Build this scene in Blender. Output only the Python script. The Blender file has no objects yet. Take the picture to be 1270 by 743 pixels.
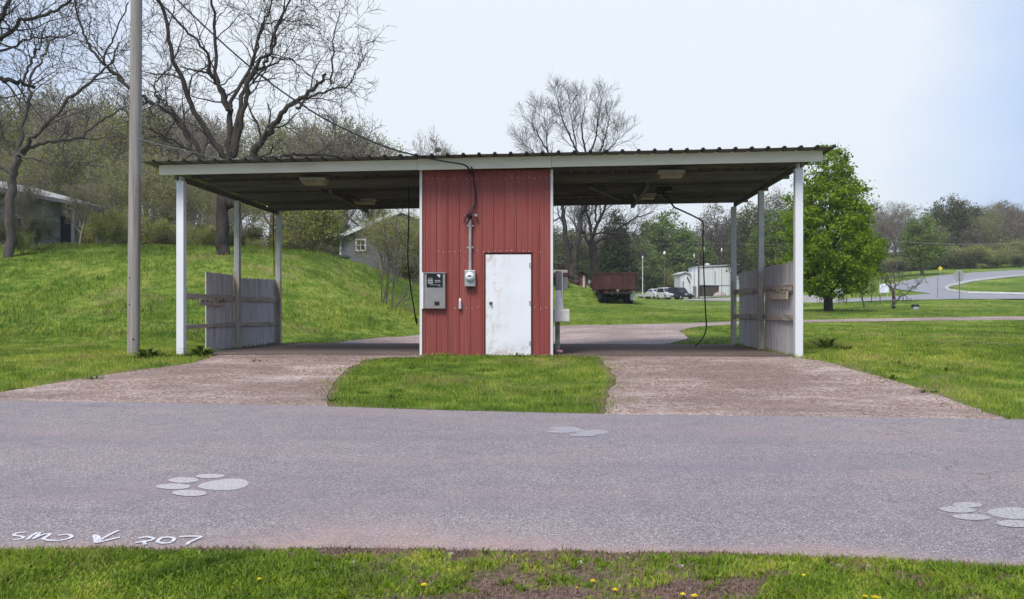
import bpy, math, random
import numpy as np
from mathutils import Vector, Matrix
from mathutils.geometry import delaunay_2d_cdt

C = bpy.context.scene.collection
SC = bpy.context.scene

# ------------------------------------------------------------------ camera
F, CX, CY, ZC = 1050.0, 635.0, 371.5, 1.4      # photo's focal length, centre (photo pixels), eye height
cd = bpy.data.cameras.new('camera'); cam = bpy.data.objects.new('camera', cd); C.objects.link(cam)
cam.location = (0, 0, ZC); cam.rotation_euler = (math.radians(90), 0, 0)
cd.sensor_width = 36; cd.lens = 36 * F / 1270; cd.clip_start = .05; cd.clip_end = 3000
SC.camera = cam

# ------------------------------------------------------------------ sky, sun, exposure
SUN_EL, SUN_AZ = math.radians(52), math.radians(205)      # azimuth clockwise from +Y: behind the camera, a little left
w = bpy.data.worlds.new("World"); SC.world = w; w.use_nodes = True
nt = w.node_tree; N = nt.nodes; L = nt.links
bg = N['Background']; bg.inputs['Strength'].default_value = .1
sky = N.new('ShaderNodeTexSky'); sky.sky_type = 'NISHITA'; sky.sun_disc = False
sky.sun_elevation = SUN_EL; sky.sun_rotation = SUN_AZ
sky.air_density = 1.0; sky.dust_density = 2.0; sky.ozone_density = 1.5
tc = N.new('ShaderNodeTexCoord'); mp = N.new('ShaderNodeMapping'); mp.inputs['Scale'].default_value = (1, 1, 2.2)
L.new(tc.outputs['Generated'], mp.inputs['Vector'])
no = N.new('ShaderNodeTexNoise'); no.inputs['Scale'].default_value = 1.3; no.inputs['Detail'].default_value = 4; no.inputs['Roughness'].default_value = .45
L.new(mp.outputs[0], no.inputs['Vector'])
cr = N.new('ShaderNodeValToRGB'); cr.color_ramp.elements[0].position = .38; cr.color_ramp.elements[1].position = .62
cr.color_ramp.elements[0].color = (3.3, 4.6, 7.2, 1); cr.color_ramp.elements[1].color = (6.9, 7.25, 7.6, 1)
dp = N.new('ShaderNodeVectorMath'); dp.operation = 'DOT_PRODUCT'; dp.inputs[1].default_value = Vector((-.12, 1, .5)).normalized(); L.new(tc.outputs['Generated'], dp.inputs[0])
mr = N.new('ShaderNodeMapRange'); mr.inputs[1].default_value = .76; mr.inputs[2].default_value = 1.0; mr.inputs[3].default_value = -.14; mr.inputs[4].default_value = .16; L.new(dp.outputs['Value'], mr.inputs[0])   # thinner, brighter cloud high ahead
ad = N.new('ShaderNodeMath'); ad.operation = 'ADD'; L.new(no.outputs['Fac'], ad.inputs[0]); L.new(mr.outputs[0], ad.inputs[1])
L.new(ad.outputs[0], cr.inputs[0])
mx = N.new('ShaderNodeMix'); mx.data_type = 'RGBA'; mx.inputs[0].default_value = .86
L.new(sky.outputs[0], mx.inputs[6]); L.new(cr.outputs[0], mx.inputs[7]); L.new(mx.outputs[2], bg.inputs['Color'])

sl = bpy.data.lights.new('sun', 'SUN'); sl.energy = 2.6; sl.angle = math.radians(22); sl.color = (1, .96, .9)
so = bpy.data.objects.new('sun', sl); C.objects.link(so)
sd = Vector((math.sin(SUN_AZ) * math.cos(SUN_EL), math.cos(SUN_AZ) * math.cos(SUN_EL), math.sin(SUN_EL)))
so.rotation_euler = (-sd).to_track_quat('-Z', 'Y').to_euler(); so.location = (0, -10, 30)
SC.view_settings.view_transform = 'Standard'; SC.view_settings.look = 'None'
SC.view_settings.gamma = 1; SC.view_settings.exposure = 0.5
SC.cycles.use_denoising = True
SC.cycles.max_bounces = 6; SC.cycles.transparent_max_bounces = 6

# ------------------------------------------------------------------ helpers
R = math.radians
def lin(r, g, b):
    f = lambda c: (c / 255 / 12.92) if c <= 10.3 else ((c / 255 + .055) / 1.055) ** 2.4
    return (f(r), f(g), f(b))

def ramp(nt, fac, stops, interp='LINEAR'):
    n = nt.nodes.new('ShaderNodeValToRGB'); n.color_ramp.interpolation = interp
    e = n.color_ramp.elements
    while len(e) < len(stops): e.new(.5)
    for k, (p, c) in enumerate(stops):
        e[k].position = p; e[k].color = (*c, 1) if len(c) == 3 else c
    nt.links.new(fac, n.inputs[0]); return n.outputs[0]
def noise(nt, vec, scale, detail=5, rough=.55, dist=0):
    n = nt.nodes.new('ShaderNodeTexNoise'); n.inputs['Scale'].default_value = scale
    n.inputs['Detail'].default_value = detail; n.inputs['Roughness'].default_value = rough; n.inputs['Distortion'].default_value = dist
    if vec is not None: nt.links.new(vec, n.inputs['Vector'])
    return n.outputs['Fac']
def mix(nt, fac, a, b, mode='MIX'):
    n = nt.nodes.new('ShaderNodeMix'); n.data_type = 'RGBA'; n.blend_type = mode
    for v, i in ((fac, 0), (a, 6), (b, 7)):
        if isinstance(v, (int, float)): n.inputs[i].default_value = v
        elif isinstance(v, tuple): n.inputs[i].default_value = (*v, 1)
        else: nt.links.new(v, n.inputs[i])
    return n.outputs[2]
def coords(nt, scale=(1, 1, 1), kind='Object'):
    t = nt.nodes.new('ShaderNodeTexCoord'); m = nt.nodes.new('ShaderNodeMapping'); m.inputs['Scale'].default_value = scale
    nt.links.new(t.outputs[kind], m.inputs['Vector']); return m.outputs[0]
def attr(nt, name):
    a = nt.nodes.new('ShaderNodeAttribute'); a.attribute_name = name; return a.outputs['Fac']
def newmat(name, rough=.8, metal=0, spec=.3):
    m = bpy.data.materials.new(name); m.use_nodes = True
    b = m.node_tree.nodes['Principled BSDF']; b.inputs['Roughness'].default_value = rough
    b.inputs['Metallic'].default_value = metal; b.inputs['Specular IOR Level'].default_value = spec
    return m, m.node_tree, b
def bump(nt, b, h, strength=.3, dist=.01):
    n = nt.nodes.new('ShaderNodeBump'); n.inputs['Strength'].default_value = strength; n.inputs['Distance'].default_value = dist
    nt.links.new(h, n.inputs['Height']); nt.links.new(n.outputs[0], b.inputs['Normal'])
def mat(name, c1, c2=None, scale=6, rough=.75, metal=0, spec=.3, bmp=0, bdist=.01, stretch=(1, 1, 1), dirt=None, dirt_amt=.5, dscale=2.5, lo=.35, hi=.65):
    m, nt, b = newmat(name, rough, metal, spec)
    c2 = c2 or tuple(x * .8 for x in c1)
    v = coords(nt, stretch)
    f = noise(nt, v, scale)
    col = ramp(nt, f, [(lo, c1), (hi, c2)])
    if dirt:
        d = noise(nt, v, dscale, 6, .65)
        fac = ramp(nt, d, [(.5, (0, 0, 0)), (.72, (dirt_amt,) * 3)])
        col = mix(nt, fac, col, dirt)
    nt.links.new(col, b.inputs['Base Color'])
    if bmp: bump(nt, b, f, bmp, bdist)
    return m

class MB:
    """collects shapes, links them as one mesh object"""
    def __init__(s): s.v = []; s.f = []; s.m = []
    def add(s, vs, fs, mi=0, M=None):
        o = len(s.v)
        for p in vs: s.v.append(tuple(M @ Vector(p)) if M is not None else tuple(p))
        for f in fs: s.f.append([i + o for i in f]); s.m.append(mi)
        return s
    def box(s, c, d, mi=0, M=None, rz=0, ch=0):
        x, y, z = d[0] / 2, d[1] / 2, d[2] / 2
        k = min(ch, x * .45, y * .45, z * .45)
        T = Matrix.Translation(c) @ Matrix.Rotation(rz, 4, 'Z')
        if M is not None: T = M @ T
        if k <= 0:
            vs = [(a * x, b * y, e * z) for e in (-1, 1) for b in (-1, 1) for a in (-1, 1)]
            fs = [(0, 2, 3, 1), (4, 5, 7, 6), (0, 1, 5, 4), (2, 6, 7, 3), (0, 4, 6, 2), (1, 3, 7, 5)]
            return s.add(vs, fs, mi, T)
        bm = __import__('bmesh').new(); import bmesh
        bmesh.ops.create_cube(bm, size=1)
        for q in bm.verts: q.co = Vector((q.co.x * 2 * x, q.co.y * 2 * y, q.co.z * 2 * z))
        bmesh.ops.bevel(bm, geom=list(bm.edges), offset=k, segments=2, affect='EDGES', profile=.5)
        bm.verts.index_update()
        s.add([q.co.copy() for q in bm.verts], [[q.index for q in f.verts] for f in bm.faces], mi, T); bm.free()
        return s
    def tube(s, pts, r, n=8, mi=0, M=None, cap=True):
        pts = [Vector(p) for p in pts]; m = len(pts)
        rs = r if isinstance(r, (list, tuple)) else [r] * m
        vs = []; a = None
        for i, p in enumerate(pts):
            d = (pts[min(i + 1, m - 1)] - pts[max(i - 1, 0)]).normalized()
            if a is None:
                a = Vector((1, 0, 0)) if abs(d.x) < .8 else Vector((0, 1, 0))
            a = (a - d * a.dot(d)).normalized(); b = d.cross(a)
            for k in range(n):
                t = 2 * math.pi * k / n
                vs.append(p + (a * math.cos(t) + b * math.sin(t)) * rs[i])
        fs = [(i * n + k, i * n + (k + 1) % n, (i + 1) * n + (k + 1) % n, (i + 1) * n + k) for i in range(m - 1) for k in range(n)]
        if cap: fs += [tuple(range(n))[::-1], tuple((m - 1) * n + k for k in range(n))]
        return s.add(vs, fs, mi, M)
    def lathe(s, c, prof, n=16, mi=0, M=None):
        T = Matrix.Translation(c)
        if M is not None: T = T @ M
        vs = [(r * math.cos(2 * math.pi * k / n), r * math.sin(2 * math.pi * k / n), z) for r, z in prof for k in range(n)]
        m = len(prof)
        fs = [(i * n + k, i * n + (k + 1) % n, (i + 1) * n + (k + 1) % n, (i + 1) * n + k) for i in range(m - 1) for k in range(n)]
        fs += [tuple(range(n))[::-1], tuple((m - 1) * n + k for k in range(n))]
        return s.add(vs, fs, mi, T)
    def ball(s, c, r, n=10, mi=0, M=None):
        r = r if isinstance(r, (tuple, list)) else (r, r, r)
        vs = []; k = n // 2
        for i in range(k + 1):
            t = math.pi * i / k
            for j in range(n):
                q = 2 * math.pi * j / n
                vs.append((c[0] + r[0] * math.sin(t) * math.cos(q), c[1] + r[1] * math.sin(t) * math.sin(q), c[2] + r[2] * math.cos(t)))
        fs = [(i * n + j, (i + 1) * n + j, (i + 1) * n + (j + 1) % n, i * n + (j + 1) % n) for i in range(k) for j in range(n)]
        return s.add(vs, fs, mi, M)
    def prism(s, poly, y0, y1, mi=0, M=None):
        """poly in (x, z), extruded along y"""
        n = len(poly)
        vs = [(x, y0, z) for x, z in poly] + [(x, y1, z) for x, z in poly]
        fs = [tuple(range(n)), tuple(range(2 * n - 1, n - 1, -1))] + [(k, k + n, (k + 1) % n + n, (k + 1) % n) for k in range(n)]
        return s.add(vs, fs, mi, M)
    def build(s, name, m, parent=None, smooth=False, loc=None, rz=0):
        me = bpy.data.meshes.new(name); me.from_pydata([tuple(v) for v in s.v], [], s.f); me.validate()
        for x in (m if isinstance(m, (list, tuple)) else [m]): me.materials.append(x)
        import bmesh
        bm = bmesh.new(); bm.from_mesh(me)
        if len(bm.faces) == len(s.m):
            bm.faces.ensure_lookup_table()
            for f, i in zip(bm.faces, s.m): f.material_index = i
        bmesh.ops.recalc_face_normals(bm, faces=list(bm.faces)); bm.to_mesh(me); bm.free()
        if smooth:
            me.polygons.foreach_set('use_smooth', [True] * len(me.polygons))
            try: me.set_sharp_from_angle(angle=R(40))
            except Exception: pass
        o = bpy.data.objects.new(name, me); C.objects.link(o)
        if parent is not None: o.parent = parent
        if loc is not None: o.location = loc; o.rotation_euler.z = rz
        return o

def mesh_np(name, V, Fc, m, parent=None, rnd=None, smooth=False, attrs=None):
    """fast mesh: V (n,3), Fc (k,c) faces all with c corners"""
    V = np.asarray(V, np.float32); Fc = np.asarray(Fc, np.int32)
    me = bpy.data.meshes.new(name); k, c = Fc.shape
    me.vertices.add(len(V)); me.vertices.foreach_set('co', V.ravel())
    me.loops.add(k * c); me.loops.foreach_set('vertex_index', Fc.ravel())
    me.polygons.add(k); me.polygons.foreach_set('loop_start', np.arange(0, k * c, c, dtype=np.int32))
    try: me.polygons.foreach_set('loop_total', np.full(k, c, np.int32))
    except Exception: pass
    if smooth: me.polygons.foreach_set('use_smooth', np.ones(k, bool))
    at = dict(attrs or {})
    if rnd is not None: at['rnd'] = rnd
    for nme, val in at.items():
        a = me.attributes.new(nme, 'FLOAT', 'POINT'); a.data.foreach_set('value', np.asarray(val, np.float32))
    me.update(calc_edges=True); me.validate()
    for x in (m if isinstance(m, (list, tuple)) else [m]): me.materials.append(x)
    o = bpy.data.objects.new(name, me); C.objects.link(o)
    if parent is not None: o.parent = parent
    return o

def tag(o, label, cat, group=None):
    o['label'] = label; o['category'] = cat
    if group: o['group'] = group
    return o
def thing(name, label, cat, loc=(0, 0, 0), rz=0, group=None):
    o = bpy.data.objects.new(name, None); C.objects.link(o); o.empty_display_size = .2
    o.location = loc; o.rotation_euler = (0, 0, rz)
    return tag(o, label, cat, group)
def structure(o): o['kind'] = 'structure'; return o
def copy_tree(o, parent=None):
    c = o.copy(); C.objects.link(c); c.parent = parent
    for ch in list(o.children): copy_tree(ch, c)
    return c

# value noise shared by terrain, grass and dirt patches
def _hash(ix, iy, s):
    h = (ix.astype(np.int64) * 374761393 + iy.astype(np.int64) * 668265263 + s * 974634777) & 0x7fffffff
    h = ((h ^ (h >> 13)) * 1274126177) & 0x7fffffff
    return ((h ^ (h >> 16)) & 0xffff) / 65535.0
def vnoise(x, y, s=0):
    ix = np.floor(x); iy = np.floor(y); fx = x - ix; fy = y - iy
    fx = fx * fx * (3 - 2 * fx); fy = fy * fy * (3 - 2 * fy)
    a = _hash(ix, iy, s); b = _hash(ix + 1, iy, s); c = _hash(ix, iy + 1, s); d = _hash(ix + 1, iy + 1, s)
    return (a * (1 - fx) + b * fx) * (1 - fy) + (c * (1 - fx) + d * fx) * fy
def fbm(x, y, s=0, o=4):
    t = 0; amp = .5; tot = 0
    for k in range(o):
        t = t + amp * vnoise(x * 2 ** k, y * 2 ** k, s + k * 17); tot += amp; amp *= .5
    return t / tot
def sst(a, b, x): t = np.clip((x - a) / (b - a), 0, 1); return t * t * (3 - 2 * t)

# ------------------------------------------------------------------ building frame
D0, YAW, ZF = 16.9, R(3), .28
BO = np.array([(604.5 - CX) / F * D0, D0])
cu, su = math.cos(YAW), math.sin(YAW)
def LW(u, v): return (BO[0] + u * cu + v * su, BO[1] - u * su + v * cu)
def WL(x, y): dx = x - BO[0]; dy = y - BO[1]; return (dx * cu - dy * su, dx * su + dy * cu)
def LP(px, py, v):
    """photo pixel on the plane a distance v behind the building's front -> local (u, v, z)"""
    k = (px - CX) / F
    u = (k * BO[1] + k * v * cu - BO[0] - v * su) / (cu + k * su)
    y = LW(u, v)[1]
    return (u, v, ZC - (py - CY) / F * y - ZF)
def PW(px, py, Y): return ((px - CX) / F * Y, Y, ZC - (py - CY) / F * Y)

# ------------------------------------------------------------------ terrain
def cp(px, py, Y): return PW(px, py, Y)
ctrl = [(x, y, 0.0) for x in (-30, -12, -6, 0, 6, 12, 30) for y in (-30, -8, 3, 6, 9)]
ctrl += [(x, 13.4, .13) for x in (-4, 0, 4)]
for px in (-500, -220, 0, 150):
    ctrl += [cp(px, 440, 18), cp(px, 418, 22), cp(px, 392, 25), cp(px, 360, 28.2), cp(px, 330, 31.5), cp(px, 308, 35)]
    ctrl += [((px - CX) / F * 52, 52, 4.3), ((px - CX) / F * 90, 90, 6.5)]
ctrl += [cp(277, 428, 21.5), cp(277, 400, 24.5), cp(277, 360, 28.5), cp(277, 315, 34), cp(277, 312, 55)]
ctrl += [cp(400, 420, 25.5), cp(400, 370, 31), cp(400, 324, 37), cp(400, 330, 60)]
ctrl += [cp(440, 415, 27), cp(440, 370, 32.5), cp(440, 326, 40), cp(440, 328, 60)]
ctrl += [cp(500, 412, 29), cp(500, 385, 36), cp(500, 352, 46), cp(560, 350, 60), cp(600, 405, 33), cp(600, 370, 50)]
ctrl += [cp(700, 403, 33), cp(700, 385, 45), cp(700, 349, 63), cp(700, 346, 80)]
ctrl += [cp(760, 402, 34), cp(763, 380, 55), cp(760, 372.5, 75), cp(800, 371, 100)]
ctrl += [cp(850, 400, 36), cp(850, 385, 55), cp(850, 372, 100), cp(870, 371, 125), cp(820, 370, 130)]
ctrl += [cp(1000, 400, 37), cp(1000, 386, 46), cp(1000, 374, 62), cp(1020, 366, 90)]
ctrl += [cp(1130, 386, 46), cp(1120, 375, 57), cp(1270, 395, 39), cp(1270, 372, 60), cp(1450, 372, 62), cp(1450, 395, 39)]
ctrl += [cp(1270, 440, 17.5), cp(1270, 418, 25), cp(1050, 440, 16.6), cp(1050, 418, 24), cp(1450, 440, 17.5)]
ctrl += [cp(1160, 370, 60), cp(1175, 358, 74), cp(1270, 362, 70), cp(1270, 342, 92), cp(1270, 334, 108), cp(1200, 339, 98), cp(1130, 347, 88), cp(1100, 350, 92), cp(1140, 336, 112), cp(1270, 329, 135), cp(1450, 330, 110), cp(1000, 350, 130)]
ctrl += [(x, 205, z) for x, z in ((-120, 16), (-40, 11), (0, 6), (30, 6), (70, 9), (90, 13), (140, 17))] + [cp(742, 380, 55), cp(790, 380, 55), cp(766, 383, 50), cp(780, 376, 65), cp(735, 362, 88), cp(780, 372, 88), cp(840, 373.5, 86), cp(900, 374, 86), cp(813, 372.5, 112), cp(800, 377, 65), cp(850, 380, 65)]
for px in (-220, 0, 150): ctrl += [cp(px, 307.5, 40), cp(px, 312, 46)]
ctrl += [cp(277, 313, 40), cp(860, 369.5, 143), cp(905, 370, 143), cp(820, 366, 143)]
ctrl += [(x, y, 8) for x in (-600, -200, 200, 600) for y in (400, 700)] + [(x, y, 4) for x in (-600, 600) for y in (0, 150)] + [(x, y, 0) for x in (-300, 0, 300) for y in (-100,)]
ctrl += [(-60, 20, 1.2), (60, 20, .3)]
ctrl = np.array(ctrl, float)
CC = 2.5
def _k(r2): return np.sqrt(r2 + CC * CC)
_A = _k(((ctrl[:, None, :2] - ctrl[None, :, :2]) ** 2).sum(-1))
_n = len(ctrl)
_M = np.zeros((_n + 1, _n + 1)); _M[:_n, :_n] = _A - np.eye(_n) * .01; _M[:_n, _n] = 1; _M[_n, :_n] = 1
_W = np.linalg.solve(_M, np.append(ctrl[:, 2], 0))
# road edges on the plane z = 0
def G0(px, py, z=0.0): Y = (ZC - z) * F / (py - CY); return ((px - CX) / F * Y, Y)
ROAD_FAR = [(-38, 16.4), (-20, 13.9), G0(-200, 493), G0(0, 497.5), G0(200, 500.5), G0(400, 504.5), G0(560, 510), G0(760, 514.5), G0(1000, 517.5), G0(1270, 521), (12, 9.1), (38, 5.6)]
ROAD_NEAR = [(-38, 9.8), (-20, 7.3), G0(-160, 684), G0(0, 685.5), G0(320, 686), G0(640, 688), G0(900, 692), G0(1100, 698), G0(1270, 710), (6, 3.9), (12, 3.1), (38, -.5)]
def rline(pts, x): return np.interp(x, [p[0] for p in pts], [p[1] for p in pts])
def terrain(x, y, verge=True):
    x = np.asarray(x, float); y = np.asarray(y, float); sh = x.shape; xf = x.ravel(); yf = y.ravel()
    z = np.empty(len(xf))
    for i in range(0, len(xf), 20000):
        dx = xf[i:i + 20000, None] - ctrl[None, :, 0]; dy = yf[i:i + 20000, None] - ctrl[None, :, 1]
        z[i:i + 20000] = _k(dx * dx + dy * dy) @ _W[:_n] + _W[_n]
    yfar = rline(ROAD_FAR, xf); ynr = rline(ROAD_NEAR, xf)
    wr = 1 - sst(.2, 4.0, yf - yfar)
    u, v = WL(xf, yf)
    du = np.maximum(np.abs(u + .05) - 6.15, 0); dv = np.maximum(np.maximum(-.2 - v, v - 6.4), 0)
    ws = 1 - sst(0, 2.6, np.hypot(du, dv))
    zs = ZF - .016 * v
    z = z * (1 - wr)
    z = z * (1 - ws) + (zs - .0) * ws
    if verge:
        dn = ynr - yf + .16 * (fbm(xf * 4, yf * 4, 15) - .5)
        z = z + .035 * sst(-.05, .04, dn) + .025 * sst(.05, .3, dn) + .025 * (fbm(xf * 5, yf * 5, 5) - .5) * sst(.05, .25, dn)
    return z.reshape(sh)
def T(x, y): return float(terrain(np.array([x]), np.array([y]))[0])
_ys = np.concatenate([np.arange(3.2, 40, .1), np.arange(40, 100, .4), np.arange(100, 400, 1.5)])
def G(px, py):
    """where the sight line through a photo pixel meets the ground"""
    x = (px - CX) / F * _ys; z = ZC - (py - CY) / F * _ys
    d = z - terrain(x, _ys); h = np.where(d <= 0)[0]
    i = h[0] if len(h) else len(_ys) - 1
    if i == 0: return (x[0], _ys[0])
    t = d[i - 1] / (d[i - 1] - d[i] + 1e-9) if len(h) else 1
    Y = _ys[i - 1] + t * (_ys[i] - _ys[i - 1]); return ((px - CX) / F * Y, Y)
def GP(l): return [G(*p) for p in l]
def P3(px, Y):
    x = (px - CX) / F * Y; return (x, Y, T(x, Y))

# ------------------------------------------------------------------ sheets (road, drives, slab, far road)
POLY = {}
POLY['road'] = [p for p in ROAD_FAR] + [p for p in ROAD_NEAR][::-1]
POLY['driveway_left'] = GP([(-70, 494.5), (0, 487), (60, 477), (130, 465.5), (200, 456), (240, 450), (262, 443)]) + [LW(-6.2, .3), LW(-1.3, .3)] + \
    GP([(522, 443.5), (480, 444), (450, 447.5), (432, 456), (420, 468), (409, 484), (405, 500)]) + [G0(403, 509), G0(200, 505), G0(0, 502), G0(-100, 499)]
POLY['driveway_right'] = [G0(742, 519)] + GP([(750, 505), (757, 492), (764, 477), (759, 458), (745, 443.5)]) + [LW(1.3, .3), LW(6.0, .3)] + \
    GP([(962, 438), (1000, 446), (1050, 457), (1110, 473), (1170, 492), (1215, 508), (1246, 518.5)]) + [G0(1250, 525), G0(1000, 522)]
POLY['concrete_slab'] = [LW(-6.22, -.12), LW(6.05, -.12), LW(6.05, 6.3), LW(-6.22, 6.3)]
POLY['gravel_drive'] = [LW(-6.1, 6.1)] + GP([(385, 428), (430, 423), (480, 418.5), (520, 415.5), (600, 409), (690, 404.5), (760, 403), (840, 401.3), (905, 399), (1000, 397), (1130, 394.5), (1270, 392.3), (1400, 391), (1400, 396), (1270, 397), (1130, 398.2), (1000, 400.2), (905, 402.8), (865, 405.5), (842, 411), (855, 420)]) + [LW(4.2, 6.1)]
POLY['far_road'] = GP([(1040, 375.5), (1100, 373), (1180, 371.5), (1270, 371), (1400, 373), (1400, 367), (1270, 366), (1200, 364.5), (1176, 361), (1173, 358), (1180, 355), (1203, 350), (1235, 346), (1270, 342.5), (1400, 336), (1400, 329), (1270, 334.3), (1210, 338), (1165, 342), (1125, 348), (1098, 355), (1118, 360), (1155, 364.5), (1120, 367.5), (1040, 371.5)])
POLY['gravel_lot'] = GP([(846, 372.6), (905, 373.4), (960, 376), (1040, 376), (1040, 371), (1010, 366.5), (960, 366), (900, 369.5), (846, 371.2)])
ZOFF = {'road': .008, 'driveway_left': .005, 'driveway_right': .005, 'concrete_slab': .011, 'gravel_drive': .007, 'far_road': .03, 'gravel_lot': .02}
def inside(poly, x, y):
    r = np.zeros(x.shape, bool); n = len(poly)
    for i in range(n):
        x0, y0 = poly[i]; x1, y1 = poly[(i + 1) % n]
        c = (y0 > y) != (y1 > y)
        with np.errstate(divide='ignore', invalid='ignore'):
            r ^= c & (x < (x1 - x0) * (y - y0) / (y1 - y0 + 1e-12) + x0)
    return r
def edge_dist(poly, x, y):
    d = np.full(x.shape, 1e9); n = len(poly)
    for i in range(n):
        x0, y0 = poly[i]; x1, y1 = poly[(i + 1) % n]; ex, ey = x1 - x0, y1 - y0
        t = np.clip(((x - x0) * ex + (y - y0) * ey) / (ex * ex + ey * ey + 1e-12), 0, 1)
        d = np.minimum(d, np.hypot(x - x0 - t * ex, y - y0 - t * ey))
    return d
def bare_of_grass(x, y):
    r = np.zeros(x.shape, bool)
    for k, p in POLY.items(): r |= inside(p, x, y)
    return r
def roughen(poly, seg, amp, seed):
    out = []; n = len(poly); s = 0.0
    for i in range(n):
        a = np.array(poly[i]); b = np.array(poly[(i + 1) % n]); l = np.hypot(*(b - a)); m = max(1, min(400, int(l / seg)))
        nv = np.array([-(b - a)[1], (b - a)[0]]) / (l + 1e-9)
        for k in range(m):
            t = k / m; q = a + (b - a) * t; sx = s + l * t
            j = (float(fbm(np.array([sx * .9 / max(seg * 3, .4)]), np.array([seed * 7.3]), seed)[0]) - .5) * 2 * amp * (4 * min(t, 1 - t, .25))
            out.append(tuple(q + nv * j))
        s += l
    return out
POLY['driveway_left'] = roughen(POLY['driveway_left'], .3, .17, 1); POLY['driveway_right'] = roughen(POLY['driveway_right'], .3, .17, 2); POLY['gravel_drive'] = roughen(POLY['gravel_drive'], .8, .2, 3)
def sheet(name, m, step, rough=None, attrs=None):
    poly = POLY[name]
    if rough: poly = roughen(poly, *rough)
    n = len(poly); xs = [p[0] for p in poly]; ys = [p[1] for p in poly]
    gx, gy = np.meshgrid(np.arange(min(xs), max(xs), step), np.arange(min(ys), max(ys), step)); gx = gx.ravel(); gy = gy.ravel()
    k = inside(poly, gx, gy) & (edge_dist(poly, gx, gy) > step * .35); gx = gx[k]; gy = gy[k]
    pts = [Vector(p) for p in poly] + [Vector((a, b)) for a, b in zip(gx, gy)]
    v, e, f, *_ = delaunay_2d_cdt(pts, [(i, (i + 1) % n) for i in range(n)], [list(range(n))], 1, 1e-5)
    X = np.array([(p.x, p.y) for p in v]); Z = terrain(X[:, 0], X[:, 1], False) + ZOFF[name]
    tri = np.array([list(t) for t in f if len(t) == 3])
    a = X[tri[:, 1]] - X[tri[:, 0]]; b = X[tri[:, 2]] - X[tri[:, 0]]
    fl = (a[:, 0] * b[:, 1] - a[:, 1] * b[:, 0]) < 0; tri[fl] = tri[fl][:, ::-1]
    o = mesh_np(name, np.column_stack([X, Z]), tri, m, smooth=True); structure(o); return o

# ------------------------------------------------------------------ ground materials
def asphalt_mat():
    m, nt, b = newmat('asphalt', .95, 0, .15); v = coords(nt)
    big = noise(nt, v, .35, 4, .6); mid = noise(nt, v, 3.0, 5, .6)
    vo = nt.nodes.new('ShaderNodeTexVoronoi'); vo.inputs['Scale'].default_value = 130; nt.links.new(v, vo.inputs['Vector'])
    speck = nt.nodes.new('ShaderNodeSeparateColor'); nt.links.new(vo.outputs['Color'], speck.inputs[0])
    base = ramp(nt, speck.outputs[0], [(0, (.145, .127, .124)), (.5, (.270, .240, .234)), (.88, (.36, .322, .312)), (.98, (.58, .53, .51))])
    tint = ramp(nt, mix(nt, .45, big, mid), [(.35, (.80, .79, .84)), (.55, (1.0, .95, .97)), (.7, (1.12, 1.03, 1.02))])
    col = mix(nt, 1.0, base, tint, 'MULTIPLY')
    # tyre-worn bands run along the road
    vs = coords(nt, (.12, 1, 1)); band = noise(nt, vs, 1.1, 3, .5)
    col = mix(nt, ramp(nt, band, [(.45, (0, 0, 0)), (.7, (.38,) * 3)]), col, (.20, .178, .20))
    st = noise(nt, coords(nt, (.35, .8, 1)), .8, 5, .65)
    col = mix(nt, ramp(nt, st, [(.5, (0, 0, 0)), (.68, (.42,) * 3)]), col, (.35, .245, .235))
    oil = noise(nt, coords(nt, (.5, 1.2, 1), 'Object'), 1.7, 6, .7, .4)
    col = mix(nt, ramp(nt, oil, [(.58, (0, 0, 0)), (.74, (.4,) * 3)]), col, (.17, .15, .165))
    ck = nt.nodes.new('ShaderNodeTexVoronoi'); ck.feature = 'DISTANCE_TO_EDGE'; ck.inputs['Scale'].default_value = .42
    wob = nt.nodes.new('ShaderNodeTexNoise'); wob.inputs['Scale'].default_value = 1.4; wob.inputs['Detail'].default_value = 6; nt.links.new(v, wob.inputs['Vector'])
    vm = nt.nodes.new('ShaderNodeVectorMath'); vm.operation = 'MULTIPLY_ADD'; nt.links.new(wob.outputs['Color'], vm.inputs[0]); vm.inputs[1].default_value = (1.6, 1.6, 0); nt.links.new(v, vm.inputs[2]); nt.links.new(vm.outputs[0], ck.inputs['Vector'])
    crk = ramp(nt, ck.outputs['Distance'], [(.0, (.6,) * 3), (.006, (0, 0, 0))])
    crk = mix(nt, 1.0, crk, ramp(nt, big, [(.5, (0, 0, 0)), (.6, (1, 1, 1))]), 'MULTIPLY')
    col = mix(nt, crk, col, (.07, .062, .06))
    # pinkish grit washed onto the near edge
    ed = attr(nt, 'edge'); g = noise(nt, v, 2.2, 6, .65)
    mth = nt.nodes.new('ShaderNodeMath'); mth.operation = 'MULTIPLY'; nt.links.new(ed, mth.inputs[0])
    nt.links.new(ramp(nt, g, [(.3, (.25,) * 3), (.62, (1, 1, 1))]), mth.inputs[1])
    grit = ramp(nt, noise(nt, v, 60, 3, .7), [(.3, (.30, .19, .16)), (.7, (.52, .37, .32))])
    col = mix(nt, mth.outputs[0], col, grit)
    nt.links.new(col, b.inputs['Base Color']); bump(nt, b, vo.outputs['Distance'], .6, .006)
    return m
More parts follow.
